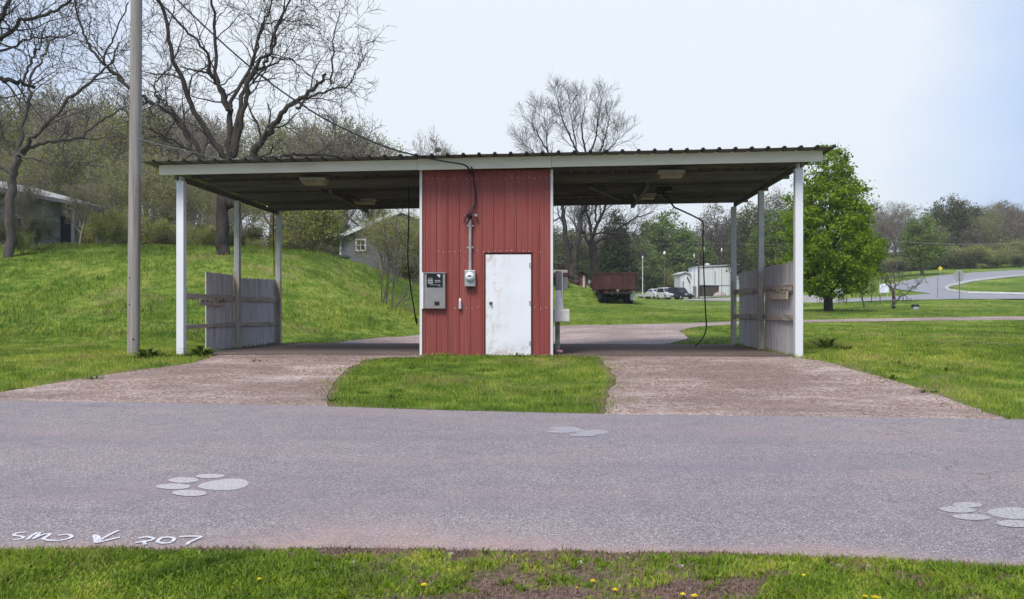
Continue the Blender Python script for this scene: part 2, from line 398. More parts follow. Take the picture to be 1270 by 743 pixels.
def drive_mat(name, c_dk, c_md, c_lt, amt=.5, damp_shade=None):
    m, nt, b = newmat(name, .92, 0, .2); v = coords(nt)
    vo = nt.nodes.new('ShaderNodeTexVoronoi'); vo.inputs['Scale'].default_value = 34; nt.links.new(v, vo.inputs['Vector'])
    s = nt.nodes.new('ShaderNodeSeparateColor'); nt.links.new(vo.outputs['Color'], s.inputs[0])
    base = ramp(nt, s.outputs[0], [(0, c_dk), (.55, c_md), (1, c_lt)])
    n1 = noise(nt, coords(nt, (.55, 1.6, 1)), 1.1, 7, .72, .3)
    col = mix(nt, ramp(nt, n1, [(.5, (0, 0, 0)), (.66, (amt,) * 3)]), base, c_lt)
    n2 = noise(nt, coords(nt, (.8, 1, 1)), .55, 6, .65)
    col = mix(nt, ramp(nt, n2, [(.42, (.62,) * 3), (.6, (0, 0, 0))]), col, c_dk)
    if damp_shade: col = mix(nt, ramp(nt, noise(nt, v, .7, 5, .6), [(.3, (.9,) * 3), (.7, (.25,) * 3)]), col, damp_shade)
    nt.links.new(col, b.inputs['Base Color']); bump(nt, b, mix(nt, .5, vo.outputs['Distance'], n1), .5, .012)
    return m
GRASS_D, GRASS_M, GRASS_L = (.053, .104, .013), (.134, .204, .024), (.29, .322, .068)
def grass_color(nt, v, extra=None):
    a = noise(nt, v, .2, 5, .6); c = noise(nt, v, 2.2, 6, .7)
    g = ramp(nt, mix(nt, .55, a, c), [(.38, GRASS_D), (.5, GRASS_M), (.61, GRASS_L)])
    dry = noise(nt, v, .5, 6, .7)
    return mix(nt, ramp(nt, dry, [(.52, (0, 0, 0)), (.68, (.62,) * 3)]), g, (.25, .205, .09))
def ground_mat():
    m, nt, b = newmat('lawn_ground', .95, 0, .1); v = coords(nt)
    g = grass_color(nt, v)
    fine = noise(nt, coords(nt, (1, 1, 1)), 24, 5, .7)
    g = mix(nt, 1.0, g, ramp(nt, fine, [(.3, (.55,) * 3), (.7, (1.35,) * 3)]), 'MULTIPLY')
    soil = ramp(nt, noise(nt, v, 30, 6, .75), [(.3, (.075, .045, .034)), (.52, (.19, .12, .095)), (.72, (.40, .29, .24))])
    col = mix(nt, attr(nt, 'dirt'), g, soil)
    nt.links.new(col, b.inputs['Base Color']); bump(nt, b, fine, .8, .05)
    return m

# bare-earth patches: numpy function used by both the ground and the blades
def dirt_at(x, y):
    ynr = rline(ROAD_NEAR, x); yfar = rline(ROAD_FAR, x)
    dn = ynr - y
    n = fbm(x * 2.1, y * 2.6, 11); n2 = fbm(x * 7, y * 9, 23)
    verge = sst(-.05, .12, .16 + .22 * (n2 - .5) - dn)                     # soil lip beside the road
    side = sst(-1.25, -.2, x) * (1 - sst(.45, 1.6, x))
    patch = sst(.46, .70, n * .5 + n2 * .5 + .12 * side) * side * .9 + sst(.63, .7, n) * .7
    pink = 1 - sst(.5, 1.1, np.hypot((x + .80) / .34, (dn - .14) / .11) + .8 * (n2 - .5))
    d = np.where(y < ynr + .05, np.maximum(np.maximum(verge, patch), pink), 0)
    # lawn beyond the road
    m = fbm(x * .8, y * .8, 31)
    lawn = sst(.66, .76, m) * .7 * (x > 5) * (y > 12) * (y < 30)
    e = np.full(x.shape, 9.0)
    near = (y > 9) & (y < 40) & (np.abs(x) < 20)
    if near.any():
        for k in ('driveway_left', 'driveway_right', 'gravel_drive', 'road'):
            e[near] = np.minimum(e[near], edge_dist(POLY[k], x[near], y[near]))
    rim = (1 - sst(.02, .2, e + .1 * (n2 - .5))) * .8
    return np.where(y > yfar - .1, np.maximum(lawn, rim), d)

def build_ground():
    xs = np.concatenate([np.arange(-700, -60, 25), np.arange(-60, -16, 1.2), np.arange(-16, -4, .3), np.arange(-4, 4, .07), np.arange(4, 16, .3), np.arange(16, 60, 1.2), np.arange(60, 701, 25)])
    ys = np.concatenate([np.arange(-60, 3, 3), np.arange(3, 5.1, .05), np.arange(5.1, 10, .35), np.arange(10, 24, .2), np.arange(24, 48, .5), np.arange(48, 140, 1.5), np.arange(140, 900, 20)])
    gx, gy = np.meshgrid(xs, ys); x = gx.ravel(); y = gy.ravel()
    z = terrain(x, y)
    dirt = dirt_at(x, y)
    low = np.zeros(len(x))
    for k, p in POLY.items():
        i = inside(p, x, y); ii = np.where(i)[0]
        if len(ii): low[ii] = np.maximum(low[ii], np.clip((edge_dist(p, x[ii], y[ii]) - (.15 if k == 'road' else 0)) * .25, 0, .06))
    lawn = (low == 0) & (y > 9.5)
    z = z - low + np.where(lawn, (fbm(x * 1.1, y * 1.1, 3) - .5) * .10 * sst(14, 24, y), 0)
    n, k = len(ys), len(xs)
    idx = np.arange(n * k).reshape(n, k)
    q = np.stack([idx[:-1, :-1], idx[:-1, 1:], idx[1:, 1:], idx[1:, :-1]], -1).reshape(-1, 4)
    o = mesh_np('ground', np.column_stack([x, y, z]), q, ground_mat(), smooth=True, attrs={'dirt': dirt}); structure(o)
build_ground()
M_DRIVE = drive_mat('red_gravel_concrete', (.165, .103, .082), (.320, .222, .180), (.55, .44, .38), .8)
rd = sheet('road', asphalt_mat(), .3, (.35, .03, 4))
_X = np.empty(len(rd.data.vertices) * 3, np.float32); rd.data.vertices.foreach_get('co', _X); _X = _X.reshape(-1, 3)
_a = rd.data.attributes.new('edge', 'FLOAT', 'POINT')
_dn = _X[:, 1] - rline(ROAD_NEAR, _X[:, 0])
_wd = np.interp(_X[:, 0], [-3, -1.6, -1.05, -.5, .3, 1, 3], [.28, .38, .95, .8, .4, .3, .22])
_a.data.foreach_set('value', (1 - sst(.02, 1, _dn / _wd)).astype(np.float32))
sheet('driveway_left', M_DRIVE, .35); sheet('driveway_right', M_DRIVE, .35)
sheet('concrete_slab', drive_mat('damp_shaded_concrete', (.12, .083, .07), (.20, .145, .125), (.34, .26, .23), .4, (.11, .082, .07)), .4)  # dark tone holds the roof's shade as well as damp
sheet('gravel_drive', drive_mat('pale_gravel', (.20, .142, .122), (.36, .27, .24), (.54, .43, .385), .6), .6)
sheet('far_road', mat('far_asphalt', (.24, .235, .25), (.29, .28, .29), 1.5, .9), 2.0)
sheet('gravel_lot', mat('lot_gravel', (.27, .24, .22), (.36, .33, .30), 1.2, .95), 2.0)
# pale kerb of the far road's bend
kb = MB(); kp = GP([(1400, 367), (1270, 366), (1200, 364.5), (1176, 361), (1173, 358), (1180, 355), (1203, 350), (1235, 346), (1270, 342.5), (1400, 336)])
for a, b in zip(kp[:-1], kp[1:]):
    for t in range(6):
        p = [a[i] + (b[i] - a[i]) * t / 6 for i in (0, 1)]; q = [a[i] + (b[i] - a[i]) * (t + 1) / 6 for i in (0, 1)]
        kb.tube([(p[0], p[1], T(*p) + .06), (q[0], q[1], T(*q) + .06)], .16, 6)
structure(kb.build('kerb', mat('kerb_concrete', (.5, .48, .45), (.42, .4, .38), 2)))
# ------------------------------------------------------------------ materials of the car wash
def paint_wear(name, c, rust=(.22, .10, .045), amt=.6, scale=3.0, rough=.55, lo=.62, hi=.74, stretch=(1, 1, .5), c2=None):
    m, nt, b = newmat(name, rough, 0, .35); v = coords(nt, stretch)
    base = ramp(nt, noise(nt, v, 1.4, 5, .6), [(.3, c), (.7, c2 or tuple(x * .86 for x in c))])
    f = ramp(nt, noise(nt, v, scale, 8, .7), [(lo, (0, 0, 0)), (hi, (amt,) * 3)])
    col = mix(nt, f, base, rust); nt.links.new(col, b.inputs['Base Color'])
    bump(nt, b, noise(nt, v, 40, 3), .08, .004); return m
M_WHITE = paint_wear('white_post_paint', (.80, .79, .80), (.34, .27, .2), .7, 5, .5, .66, .76, (1, 1, .35))
M_CREAM = paint_wear('cream_fascia_paint', (.83, .79, .67), (.45, .41, .32), .5, 2.2, .6, .5, .75, (.35, 1, 1.5))
M_TRIM = paint_wear('white_trim', (.74, .72, .70), (.40, .30, .22), .6, 8, .5, .6, .75)
M_RED = paint_wear('faded_red_sheet_metal', (.285, .060, .050), (.34, .125, .10), .55, 2.6, .55, .46, .8, (2.2, 1, .22), (.21, .046, .038))
M_SCREW = mat('screw_heads', (.62, .55, .48), rough=.5)
M_DARK = mat('black_rubber', (.012, .012, .014), (.02, .02, .022), 12, .55)
M_ROOFT = paint_wear('weathered_shaded_tin', (.085, .076, .07), (.07, .042, .032), .6, 1.5, .55, .45, .7, (1, .3, 1))  # underside shade painted into the tin's dark colour, along with rust and dirt
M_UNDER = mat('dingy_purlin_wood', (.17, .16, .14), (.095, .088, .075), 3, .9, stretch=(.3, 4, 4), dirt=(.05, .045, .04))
M_GREYWOOD = mat('weathered_wood', (.56, .48, .40), (.40, .34, .29), 5, .9, bmp=.3, stretch=(3, 3, .4), dirt=(.10, .08, .07), dirt_amt=.6, dscale=6)
M_RAIL = mat('weathered_rail_wood', (.58, .48, .39), (.40, .33, .265), 5, .9, bmp=.4, stretch=(4, .5, 4), dirt=(.07, .055, .05), dirt_amt=.85, dscale=3)
M_BOARD = mat('grey_painted_board', (.70, .66, .65), (.55, .515, .51), 3, .85, bmp=.15, stretch=(6, 6, .5), dirt=(.15, .12, .105), dirt_amt=.7, dscale=2)
M_GALV = mat('galvanised_metal', (.42, .42, .42), (.33, .33, .33), 5, .5, .35)
M_GREYBOX = mat('grey_panel_steel', (.29, .27, .265), (.25, .235, .23), 8, .5, .2)
M_LENS = mat('yellowed_lamp_cover', (.42, .36, .25), (.30, .25, .16), 4, .5, dirt=(.2, .13, .06))

# ------------------------------------------------------------------ car wash shelter
CW = thing('car_wash', 'open two bay car wash shelter with red metal booth under a flat tin roof', 'car wash', (BO[0], BO[1], ZF), -YAW)
def roof_z(u, v): return 3.665 + .0125 * u - .014 * v          # underside of the purlins
UL, UR = LP(198, 207, -.25)[0], LP(1020, 190, -.25)[0]
VB = 6.35
# roof sheets: a ribbed panel running front to back
def roof_panel():
    b = MB(); prof = []; u0, u1 = UL - .2, UR + .1
    p = .305; u = u0
    while u < u1:
        prof += [(u, 0), (u + .22, 0), (u + .24, .036), (u + .283, .036)]; u += p
    prof.append((u, 0)); vs = []; fs = []; rng = random.Random(4)
    vv = [-.62, 1.5, 3.5, 5.2, 6.4]; n = len(prof)
    for v in vv:
        for (a, h) in prof: vs.append((a, v + (rng.uniform(-.012, .012) if v < 0 else 0), roof_z(a, v) + .245 + h))
    for i in range(len(vv) - 1):
        for k in range(n - 1): fs.append((i * n + k, i * n + k + 1, (i + 1) * n + k + 1, (i + 1) * n + k))
    o = len(vs); vs += [(x, y, z - .008) for x, y, z in vs]; fs += [tuple(i + o for i in f[::-1]) for f in fs]
    for k in range(n - 1): fs.append((k, k + o, k + 1 + o, k + 1))
    b.add(vs, fs); return b
roof_panel().build('roof', M_ROOFT, CW)
def lath(u0, u1, v, w, h, dz=0, name='purlin', m=None, ch=.004):
    """plank along the building's width, following the roof's tilt"""
    b = MB(); L_ = u1 - u0; c = (u0 + u1) / 2
    T_ = Matrix.Translation((c, v, roof_z(c, v) + dz + h / 2)) @ Matrix.Rotation(-math.atan(.0125), 4, 'Y')
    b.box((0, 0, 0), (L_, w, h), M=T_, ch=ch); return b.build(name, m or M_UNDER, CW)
UA, UB = LP(518, 210, -.27)[0], LP(684, 205, -.27)[0]
lath(UL, UA - .004, -.25, .045, .20, .03, 'fascia_board', M_CREAM)
lath(UA, UB, -.262, .05, .222, .022, 'fascia_board', M_CREAM)
lath(UB + .004, UR, -.25, .045, .225, .03, 'fascia_board', M_CREAM)
M_PURLIN = mat('shaded_purlin_paint', (.20, .19, .165), (.12, .115, .10), 3, .8, stretch=(.3, 4, 4), dirt=(.12, .11, .09))  # paint colour darkened to carry the shade under the roof
for v in (2.0, 3.85, 6.0):
    lath(UL + .05, UR - .02, v, .045, .19, .045, m=M_PURLIN)
for v in (.9, 2.95, 4.9):
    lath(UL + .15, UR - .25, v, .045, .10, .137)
# side and middle beams from front to back on top of the posts
def beam(u, v0, v1, w=.045, h=.16, m=None, name='side_beam'):
    b = MB(); sl_ = math.atan(-.014); c = (v0 + v1) / 2
    T_ = Matrix.Translation((u, c, roof_z(u, c) - .004)) @ Matrix.Rotation(sl_, 4, 'X')
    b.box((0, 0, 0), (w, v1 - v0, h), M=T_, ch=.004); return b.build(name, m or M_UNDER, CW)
PL, PR = -6.244, 6.105
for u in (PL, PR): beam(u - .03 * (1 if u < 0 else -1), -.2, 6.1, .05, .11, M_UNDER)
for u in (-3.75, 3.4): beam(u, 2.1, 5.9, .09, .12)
# diagonal braces near the middle of each bay
for u, du in ((-3.2, .9), (3.0, .9)):
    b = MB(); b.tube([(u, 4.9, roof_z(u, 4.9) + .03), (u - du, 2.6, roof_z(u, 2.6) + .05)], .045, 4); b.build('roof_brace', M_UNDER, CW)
# posts
GRND = {}
for side, u in (('l', PL), ('r', PR)):
    for k, v in enumerate((0, 3.03, 6.05)):
        x, y = LW(u, v); zb = T(x, y) - ZF - .1
        top = roof_z(u, v) - .06
        b = MB(); wd = .15 if k == 0 else .125
        if k == 0:
            b.box((u, v, (zb + top) / 2), (wd, wd, top - zb), 0, ch=.008)
            b.box((u, v, top + .03), (.05, .20, .12), 0, ch=.004)
            b.build('post', M_WHITE, CW)
        else:
            zs = 1.75 if k == 1 else 1.6
            b.box((u, v, (zs + top) / 2), (wd, wd, top - zs), 0, ch=.006)
            b.box((u, v, (zb + zs) / 2), (wd + .004, wd + .004, zs - zb), 1, ch=.006)
            b.build('post', [paint_wear('pale_post_paint_%d' % k, (.54, .53, .50), (.28, .23, .18), .7, 4, .6, .5, .7), M_GREYWOOD], CW)

# booth: ribbed sheet-metal walls around a door opening
HB = 1.3; BW0, BW1 = LP(523, 430, 0)[0], LP(684, 430, 0)[0]
DX0, DX1 = LP(602, 380, 0)[0], LP(659, 380, 0)[0]
DZ1 = LP(630, 315, 0)[2]
ZT = roof_z(0, 0) + .04
def ribbed(u0, u1, z0, z1, v, vert_ribs=True):
    p = .2285; pts = []; k0 = math.floor((u0 - BW0) / p)
    us = [u0, u1]
    for k in range(k0, k0 + int((u1 - u0) / p) + 3):
        a = BW0 + .03 + k * p
        for d, h in ((0, 0), (.012, -.019), (.036, -.019), (.05, 0), (.118, 0), (.124, -.004), (.14, -.004), (.146, 0)):
            if u0 < a + d < u1: pts.append((a + d, h))
    pts = [(u0, 0)] + pts + [(u1, 0)]; n = len(pts)
    vs = [(a, v + h, z0) for a, h in pts] + [(a, v + h, z1) for a, h in pts]
    fs = [(k, k + 1, n + k + 1, n + k) for k in range(n - 1)]
    return vs, fs
b = MB(); z0 = -.22
for (a, c, d, e) in ((BW0, DX0 - .02, z0, ZT), (DX1 + .02, BW1, z0, ZT), (DX0 - .02, DX1 + .02, DZ1 + .03, ZT)):
    b.add(*ribbed(a, c, d, e, 0))
# opening's reveal
for u in (DX0 - .02, DX1 + .02): b.add([(u, -.018, z0), (u, .09, z0), (u, .09, DZ1 + .03), (u, -.018, DZ1 + .03)], [(0, 1, 2, 3)])
b.add([(DX0 - .02, -.018, DZ1 + .03), (DX1 + .02, -.018, DZ1 + .03), (DX1 + .02, .09, DZ1 + .03), (DX0 - .02, .09, DZ1 + .03)], [(0, 1, 2, 3)])
# side and rear walls
for u, s in ((BW0, -1), (BW1, 1)):
    pts = []; v = .0
    while v < 5.6:
        pts += [(v, 0), (v + .15, 0), (v + .165, .019), (v + .195, .019)]; v += .2285
    n = len(pts); vs = [(u + s * h, a, z0) for a, h in pts] + [(u + s * h, a, ZT - .05) for a, h in pts]
    b.add(vs, [(k, k + 1, n + k + 1, n + k) for k in range(n - 1)])
b.box(((BW0 + BW1) / 2, 5.62, (ZT + z0) / 2 - .03), (BW1 - BW0, .04, ZT - z0 - .06))
# rows of screws
rng = random.Random(2)
for zr in (LP(600, 312, 0)[2], LP(600, 382, 0)[2], .02, ZT - .16):
    u = BW0 + .10
    while u < BW1 - .05:
        if not (DX0 - .05 < u < DX1 + .05 and zr < DZ1):
            if rng.random() < .85: b.ball((u + rng.uniform(-.006, .006), -.006, zr + rng.uniform(-.02, .02)), (.011, .008, .011), 6, 1)
        u += .114
for uu in (BW0 + .86, BW0 + 1.775):
    for k in range(14):
        zz = 1.9 + k * .13
        if not (DX0 - .05 < uu < DX1 + .05 and zz < DZ1) and rng.random() < .6: b.ball((uu, -.006, zz), (.007, .006, .007), 6, 1)
b.build('booth_wall', [M_RED, M_SCREW], CW)
for u0 in (BW0 - .012, BW1 + .006):
    b = MB(); b.box((u0, -.012, (z0 + ZT) / 2), (.05, .055, ZT - z0), ch=.004); b.build('corner_trim', M_TRIM, CW)
# door
dm, nt, bb = newmat('rust_spotted_white_door', .5, 0, .35); v = coords(nt, (1, 1, .8))
sx = nt.nodes.new('ShaderNodeSeparateXYZ'); nt.links.new(v, sx.inputs[0])
base = ramp(nt, noise(nt, v, 1.5, 4), [(.3, (.80, .80, .83)), (.7, (.70, .70, .73))])
left = nt.nodes.new('ShaderNodeMapRange'); left.inputs[1].default_value = DX0 + .52; left.inputs[2].default_value = DX0 + .05; nt.links.new(sx.outputs[0], left.inputs[0])
r1 = ramp(nt, noise(nt, v, 5.5, 8, .75), [(.5, (0, 0, 0)), (.66, (.72,) * 3)])
col = mix(nt, mix(nt, 1, left.outputs[0], r1, 'MULTIPLY'), base, (.42, .22, .085))
low = nt.nodes.new('ShaderNodeMapRange'); low.inputs[1].default_value = .25; low.inputs[2].default_value = -.05; nt.links.new(sx.outputs[2], low.inputs[0])
col = mix(nt, mix(nt, 1, low.outputs[0], ramp(nt, noise(nt, v, 9, 6, .7), [(.4, (0, 0, 0)), (.6, (.7,) * 3)]), 'MULTIPLY'), col, (.3, .2, .13))
nt.links.new(col, bb.inputs['Base Color'])
b = MB(); b.box(((DX0 + DX1) / 2, .022, (DZ1 - .01) / 2 - .005), (DX1 - DX0 - .012, .044, DZ1 - .005), ch=.005)
door = b.build('door', dm, CW)
b = MB(); kx, _, kz = LP(606, 376, 0)
b.lathe((kx + .045, -.001, kz), [(.034, 0), (.034, .006), (.012, .01), (.012, .035), (.027, .04), (.03, .055), (.02, .066), (.001, .067)], 14, M=Matrix.Rotation(R(90), 4, 'X'))
b.build('door_knob', mat('tarnished_brass', (.22, .19, .13), rough=.35, metal=.8), door, smooth=True)
M_HINGE = mat('rusty_hinge', (.30, .22, .17), (.5, .48, .47), 20)
for zz in (.25, 1.05, 1.8):
    b = MB(); b.tube([(DX1 - .012, -.008, zz - .05), (DX1 - .012, -.008, zz + .05)], .011, 8); b.box((DX1 - .03, -.003, zz), (.03, .006, .09)); b.build('hinge', M_HINGE, door)
b = MB()
b.box((DX0 - .008, .03, DZ1 / 2), (.018, .06, DZ1 + .03)); b.box((DX1 + .008, .03, DZ1 / 2), (.018, .06, DZ1 + .03)); b.box(((DX0 + DX1) / 2, .03, DZ1 + .014), (DX1 - DX0 - .004, .06, .026))
b.build('door_frame', mat('dark_maroon_frame', (.10, .03, .03)), CW)
b = MB(); b.box(((DX0 + DX1) / 2, .02, -.06), (DX1 - DX0 + .1, .3, .1), ch=.01); b.build('door_sill', mat('sill_concrete', (.3, .27, .25)), CW)

# ------------------------------------------------------------------ fixtures
def at_cw(u, v, z): x, y = LW(u, v); return (x, y, z + ZF)
def px_of(px, py, v): return LP(px, py, v)
# bay lights under the roof
for (px, py, v, lab) in ((390, 225, .9, 'yellowed boxy light under the left bay roof, nearest the left front post'), (452, 258, 4.2, 'pale boxy light at the back of the left bay roof near the booth'),
                         (832, 215, .9, 'yellowed boxy light just behind the front fascia of the right bay'), (800, 247, 4.2, 'pale boxy light at the back of the right bay beside the hose boom')):
    u, _, _ = LP(px, py, v)
    t = thing('bay_light', lab, 'light', at_cw(u, v, roof_z(u, v) + .10), -YAW, 'boxy lights under the shelter roof')
    b = MB(); b.box((0, 0, -.03), (.56, .32, .06), ch=.01); b.build('housing', M_GALV, t)
    b = MB(); b.prism([(-.26, -.061), (-.22, -.145), (.22, -.145), (.26, -.061)], -.14, .14); b.build('lens', M_LENS, t)
# electric meter with conduit and weatherhead
mu, _, mz = LP(583.5, 345.5, 0)
t = thing('electric_meter', 'grey electric meter with round glass dial and conduit on the red booth wall', 'electric meter', at_cw(mu, -.02, mz), -YAW)
b = MB(); b.box((0, -.055, 0), (.215, .11, .33), ch=.012); b.box((0, -.115, -.11), (.17, .012, .08), ch=.004); b.build('meter_box', M_GALV, t)
b = MB(); RX = Matrix.Rotation(R(90), 4, 'X')
b.lathe((0, -.108, .035), [(.092, 0), (.092, .02), (.084, .024), (.08, .06), (.06, .085), (.03, .092), (.001, .093)], 20, M=RX)
gm, nt, bb = newmat('meter_glass', .08, 0, .5); bb.inputs['Base Color'].default_value = (.72, .74, .76, 1); bb.inputs['Coat Weight'].default_value = .5
b.build('meter_glass', gm, t, smooth=True)
b = MB(); b.box((0, -.2, .045), (.07, .006, .028)); b.build('dial', mat('dark_dial', (.05, .05, .05)), t)
_, _, zt = LP(583.5, 271, 0)
b = MB(); b.tube([(0, -.05, .16), (0, -.05, zt - mz)], .03, 12); b.box((0, -.03, .62), (.13, .03, .03)); b.box((0, -.03, 1.05), (.13, .03, .03)); b.build('conduit', M_GALV, t, smooth=True)
b = MB(); b.tube([(0, -.05, zt - mz - .02), (0, -.055, zt - mz + .03), (-.01, -.10, zt - mz + .06), (-.03, -.15, zt - mz + .03)], [.04, .042, .042, .036], 10); b.build('weatherhead', M_DARK, t, smooth=True)
b = MB(); b.tube([(0, -.05, -.16), (0, -.05, -.21)], .022, 8); b.build('seal', M_DARK, t)
# insulator peg beside the weatherhead
pu, _, pz = LP(591, 268, 0)
t = thing('insulator_knob', 'small grey insulator knob on the red wall right of the conduit top', 'insulator', at_cw(pu, 0, pz), -YAW)
b = MB(); b.tube([(0, 0, 0), (0, -.09, 0)], .012, 8); b.build('peg', M_GALV, t)
b = MB(); b.lathe((0, -.06, 0), [(.02, 0), (.032, .01), (.026, .03), (.034, .05), (.02, .065)], 12, M=RX); b.build('spool', mat('grey_porcelain', (.3, .3, .31), rough=.3), t, smooth=True)
# coin panel
cu_, _, cz = LP(540, 360.5, 0); hw = LP(553, 360, 0)[0] - LP(527, 360, 0)[0]
t = thing('coin_panel', 'grey steel coin control panel with black instruction plate by the left booth corner', 'control panel', at_cw(cu_, -.022, cz), -YAW)
b = MB(); b.box((0, -.04, 0), (hw, .08, .72), ch=.008); b.box((0, -.045, .355), (hw + .02, .1, .02)); b.build('cabinet', M_GREYBOX, t)
b = MB(); b.box((.0, -.083, .20), (.32, .006, .27)); pl = b.build('instruction_plate', mat('black_plate', (.012, .013, .015), rough=.35), t)
b = MB(); Y_ = -.0875
for (x, z, w_, h_) in ((-.085, .18, .10, .085), (-.085, .245, .09, .012), (.06, .20, .11, .02), (.06, .17, .12, .014), (.0, .115, .2, .010), (.1, .095, .06, .014)): b.box((x, Y_, z), (w_, .003, h_))
b.build('plate_lettering', mat('worn_grey_print', (.34, .34, .35), (.2, .2, .2), 30), pl)
b = MB(); b.prism([(.045, .315), (.075, .32), (.10, .325), (.115, .30), (.105, .26), (.085, .265), (.075, .285), (.055, .29)], Y_ - .0015, Y_ + .0015); b.build('plate_emblem', mat('white_print', (.6, .6, .62)), pl)
b = MB()
b.box((-.085, -.0895, .18), (.07, .002, .010))
b.build('plate_rule', mat('dark_print', (.05, .05, .055)), pl)
b = MB(); b.box((.045, -.084, -.255), (.10, .008, .075), ch=.003); b.build('coin_slot', M_DARK, t)
b = MB(); b.box((-hw / 2 - .035, -.035, .0), (.035, .06, .72), ch=.004); b.build('edge_strip', mat('bright_white_strip', (.82, .82, .86)), t)
# faucet / small bottle-like white fixture on wall
fu, _, fz = LP(571, 377, 0)
t = thing('wall_faucet', 'small white capped wall faucet below the meter on the red booth', 'faucet', at_cw(fu, -.015, fz), -YAW)
b = MB(); b.box((0, -.035, -.045), (.055, .07, .11), ch=.012); b.build('body', mat('pale_grey_plastic', (.55, .53, .56)), t)
b = MB(); b.lathe((0, -.045, .01), [(.018, 0), (.024, .03), (.024, .07), (.016, .10), (.002, .105)], 12); b.build('cap', mat('white_plastic', (.85, .84, .88), rough=.4), t, smooth=True)
b = MB(); b.tube([(0, -.03, -.095), (0, -.06, -.115), (0, -.06, -.13)], .014, 8); b.build('spout', M_DARK, t, smooth=True)

# overhead wires
def wire(name, pts, r, label, m=M_DARK, n=5, cat='cable', group=None):
    out = []; P = [Vector(p) for p in pts]          # Catmull-Rom
    for i in range(len(P) - 1):
        a, b_, c, d = P[max(i - 1, 0)], P[i], P[i + 1], P[min(i + 2, len(P) - 1)]
        for k in range(6):
            t = k / 6; out.append(.5 * ((2 * b_) + (c - a) * t + (2 * a - 5 * b_ + 4 * c - d) * t * t + (3 * b_ - a - 3 * c + d) * t ** 3))
    out.append(P[-1]); b = MB(); b.tube(out, r, n); o = b.build(name, m, smooth=True); tag(o, label, cat, group); return o
yw = 16.55
def cwp(px, py, v): u, v, z = LP(px, py, v); return at_cw(u, v, z)
wire('service_cable', [PW(166, -62, 17.55), PW(222, 2, 17.3), PW(310, 83, 17.0), PW(385, 137, 16.75), PW(440, 166, 16.6), PW(490, 186, 16.45), PW(545, 199, 16.4), PW(577, 205, 16.4), cwp(583, 216, -.13)], .017, 'black service cable sagging from the utility pole to the shelter fascia')
b = MB()
def loop(pts, r):
    o = []; P = [Vector(cwp(*p)) for p in pts]
    for i in range(len(P) - 1):
        a, b_, c, d = P[max(i - 1, 0)], P[i], P[i + 1], P[min(i + 2, len(P) - 1)]
        for k in range(5):
            t = k / 5; o.append(.5 * ((2 * b_) + (c - a) * t + (2 * a - 5 * b_ + 4 * c - d) * t * t + (3 * b_ - a - 3 * c + d) * t ** 3))
    o.append(P[-1]); b.tube(o, r, 6)
loop([(584, 207, -.32), (587, 213, -.3), (588, 228, -.07), (590, 244, -.07), (588, 258, -.1), (583, 268, -.17)], .014)
loop([(585, 211, -.3), (589, 232, -.06), (590, 250, -.08), (582, 263, -.12), (576, 273, -.12), (580, 276, -.15), (583, 270, -.17)], .012)
loop([(588, 222, -.06), (589, 240, -.05), (588, 254, -.05), (580, 266, -.06), (575, 276, -.06)], .008)
tag(b.build('drip_loop', M_DARK, smooth=True), 'black drip loop cables hanging down the red wall into the conduit head', 'cable')
wire('phone_wire', [PW(165, 170, 17.5), PW(205, 181, 17.6), PW(240, 189, 17.7), PW(300, 203, 18.2)], .005, 'thin pale wire running from the pole to the left roof end', mat('grey_wire', (.28, .28, .28)))

# right bay: boom with hanging wash hose
bx = LP(824, 246, 3.3); zc_ = roof_z(bx[0], 3.3)
t = thing('hose_boom', 'black overhead swing boom with drooping wash hose in the right bay', 'wash hose', at_cw(bx[0], 3.3, 0), -YAW)
b = MB(); b.box((0, 0, zc_ + .05), (.34, .26, .10), ch=.01); b.box((-.12, .1, zc_ - .02), (.1, .1, .08)); b.lathe((0, 0, zc_ - .10), [(.05, 0), (.06, .03), (.06, .10), (.045, .13)], 12); b.build('mount', M_DARK, t)
def lb(px, py, v): u, v, z = LP(px, py, v); return (u - bx[0], v - 3.3, z)
b = MB(); b.tube([(0, 0, zc_ - .05), lb(836, 257, 3.25), lb(856, 266, 3.2), lb(870, 273, 3.15)], [.026, .022, .019, .019], 8); b.build('boom_arm', M_DARK, t, smooth=True)
def cat(P, k=6):
    P = [Vector(p) for p in P]; out = []
    for i in range(len(P) - 1):
        a, b_, c, d = P[max(i - 1, 0)], P[i], P[i + 1], P[min(i + 2, len(P) - 1)]
        for j in range(k):
            q = j / k; out.append(.5 * ((2 * b_) + (c - a) * q + (2 * a - 5 * b_ + 4 * c - d) * q * q + (3 * b_ - a - 3 * c + d) * q ** 3))
    return out + [P[-1]]
b = MB(); b.tube(cat([lb(869, 272.5, 3.15), lb(872, 277, 3.15), lb(872, 300, 3.15), lb(873, 340, 3.13), lb(875, 385, 3.1), lb(876, 405, 3.08), lb(873, 417, 3.05), lb(866, 426, 3.0), lb(862, 429, 2.95)]), .015, 8); b.build('hose', M_DARK, t, smooth=True)
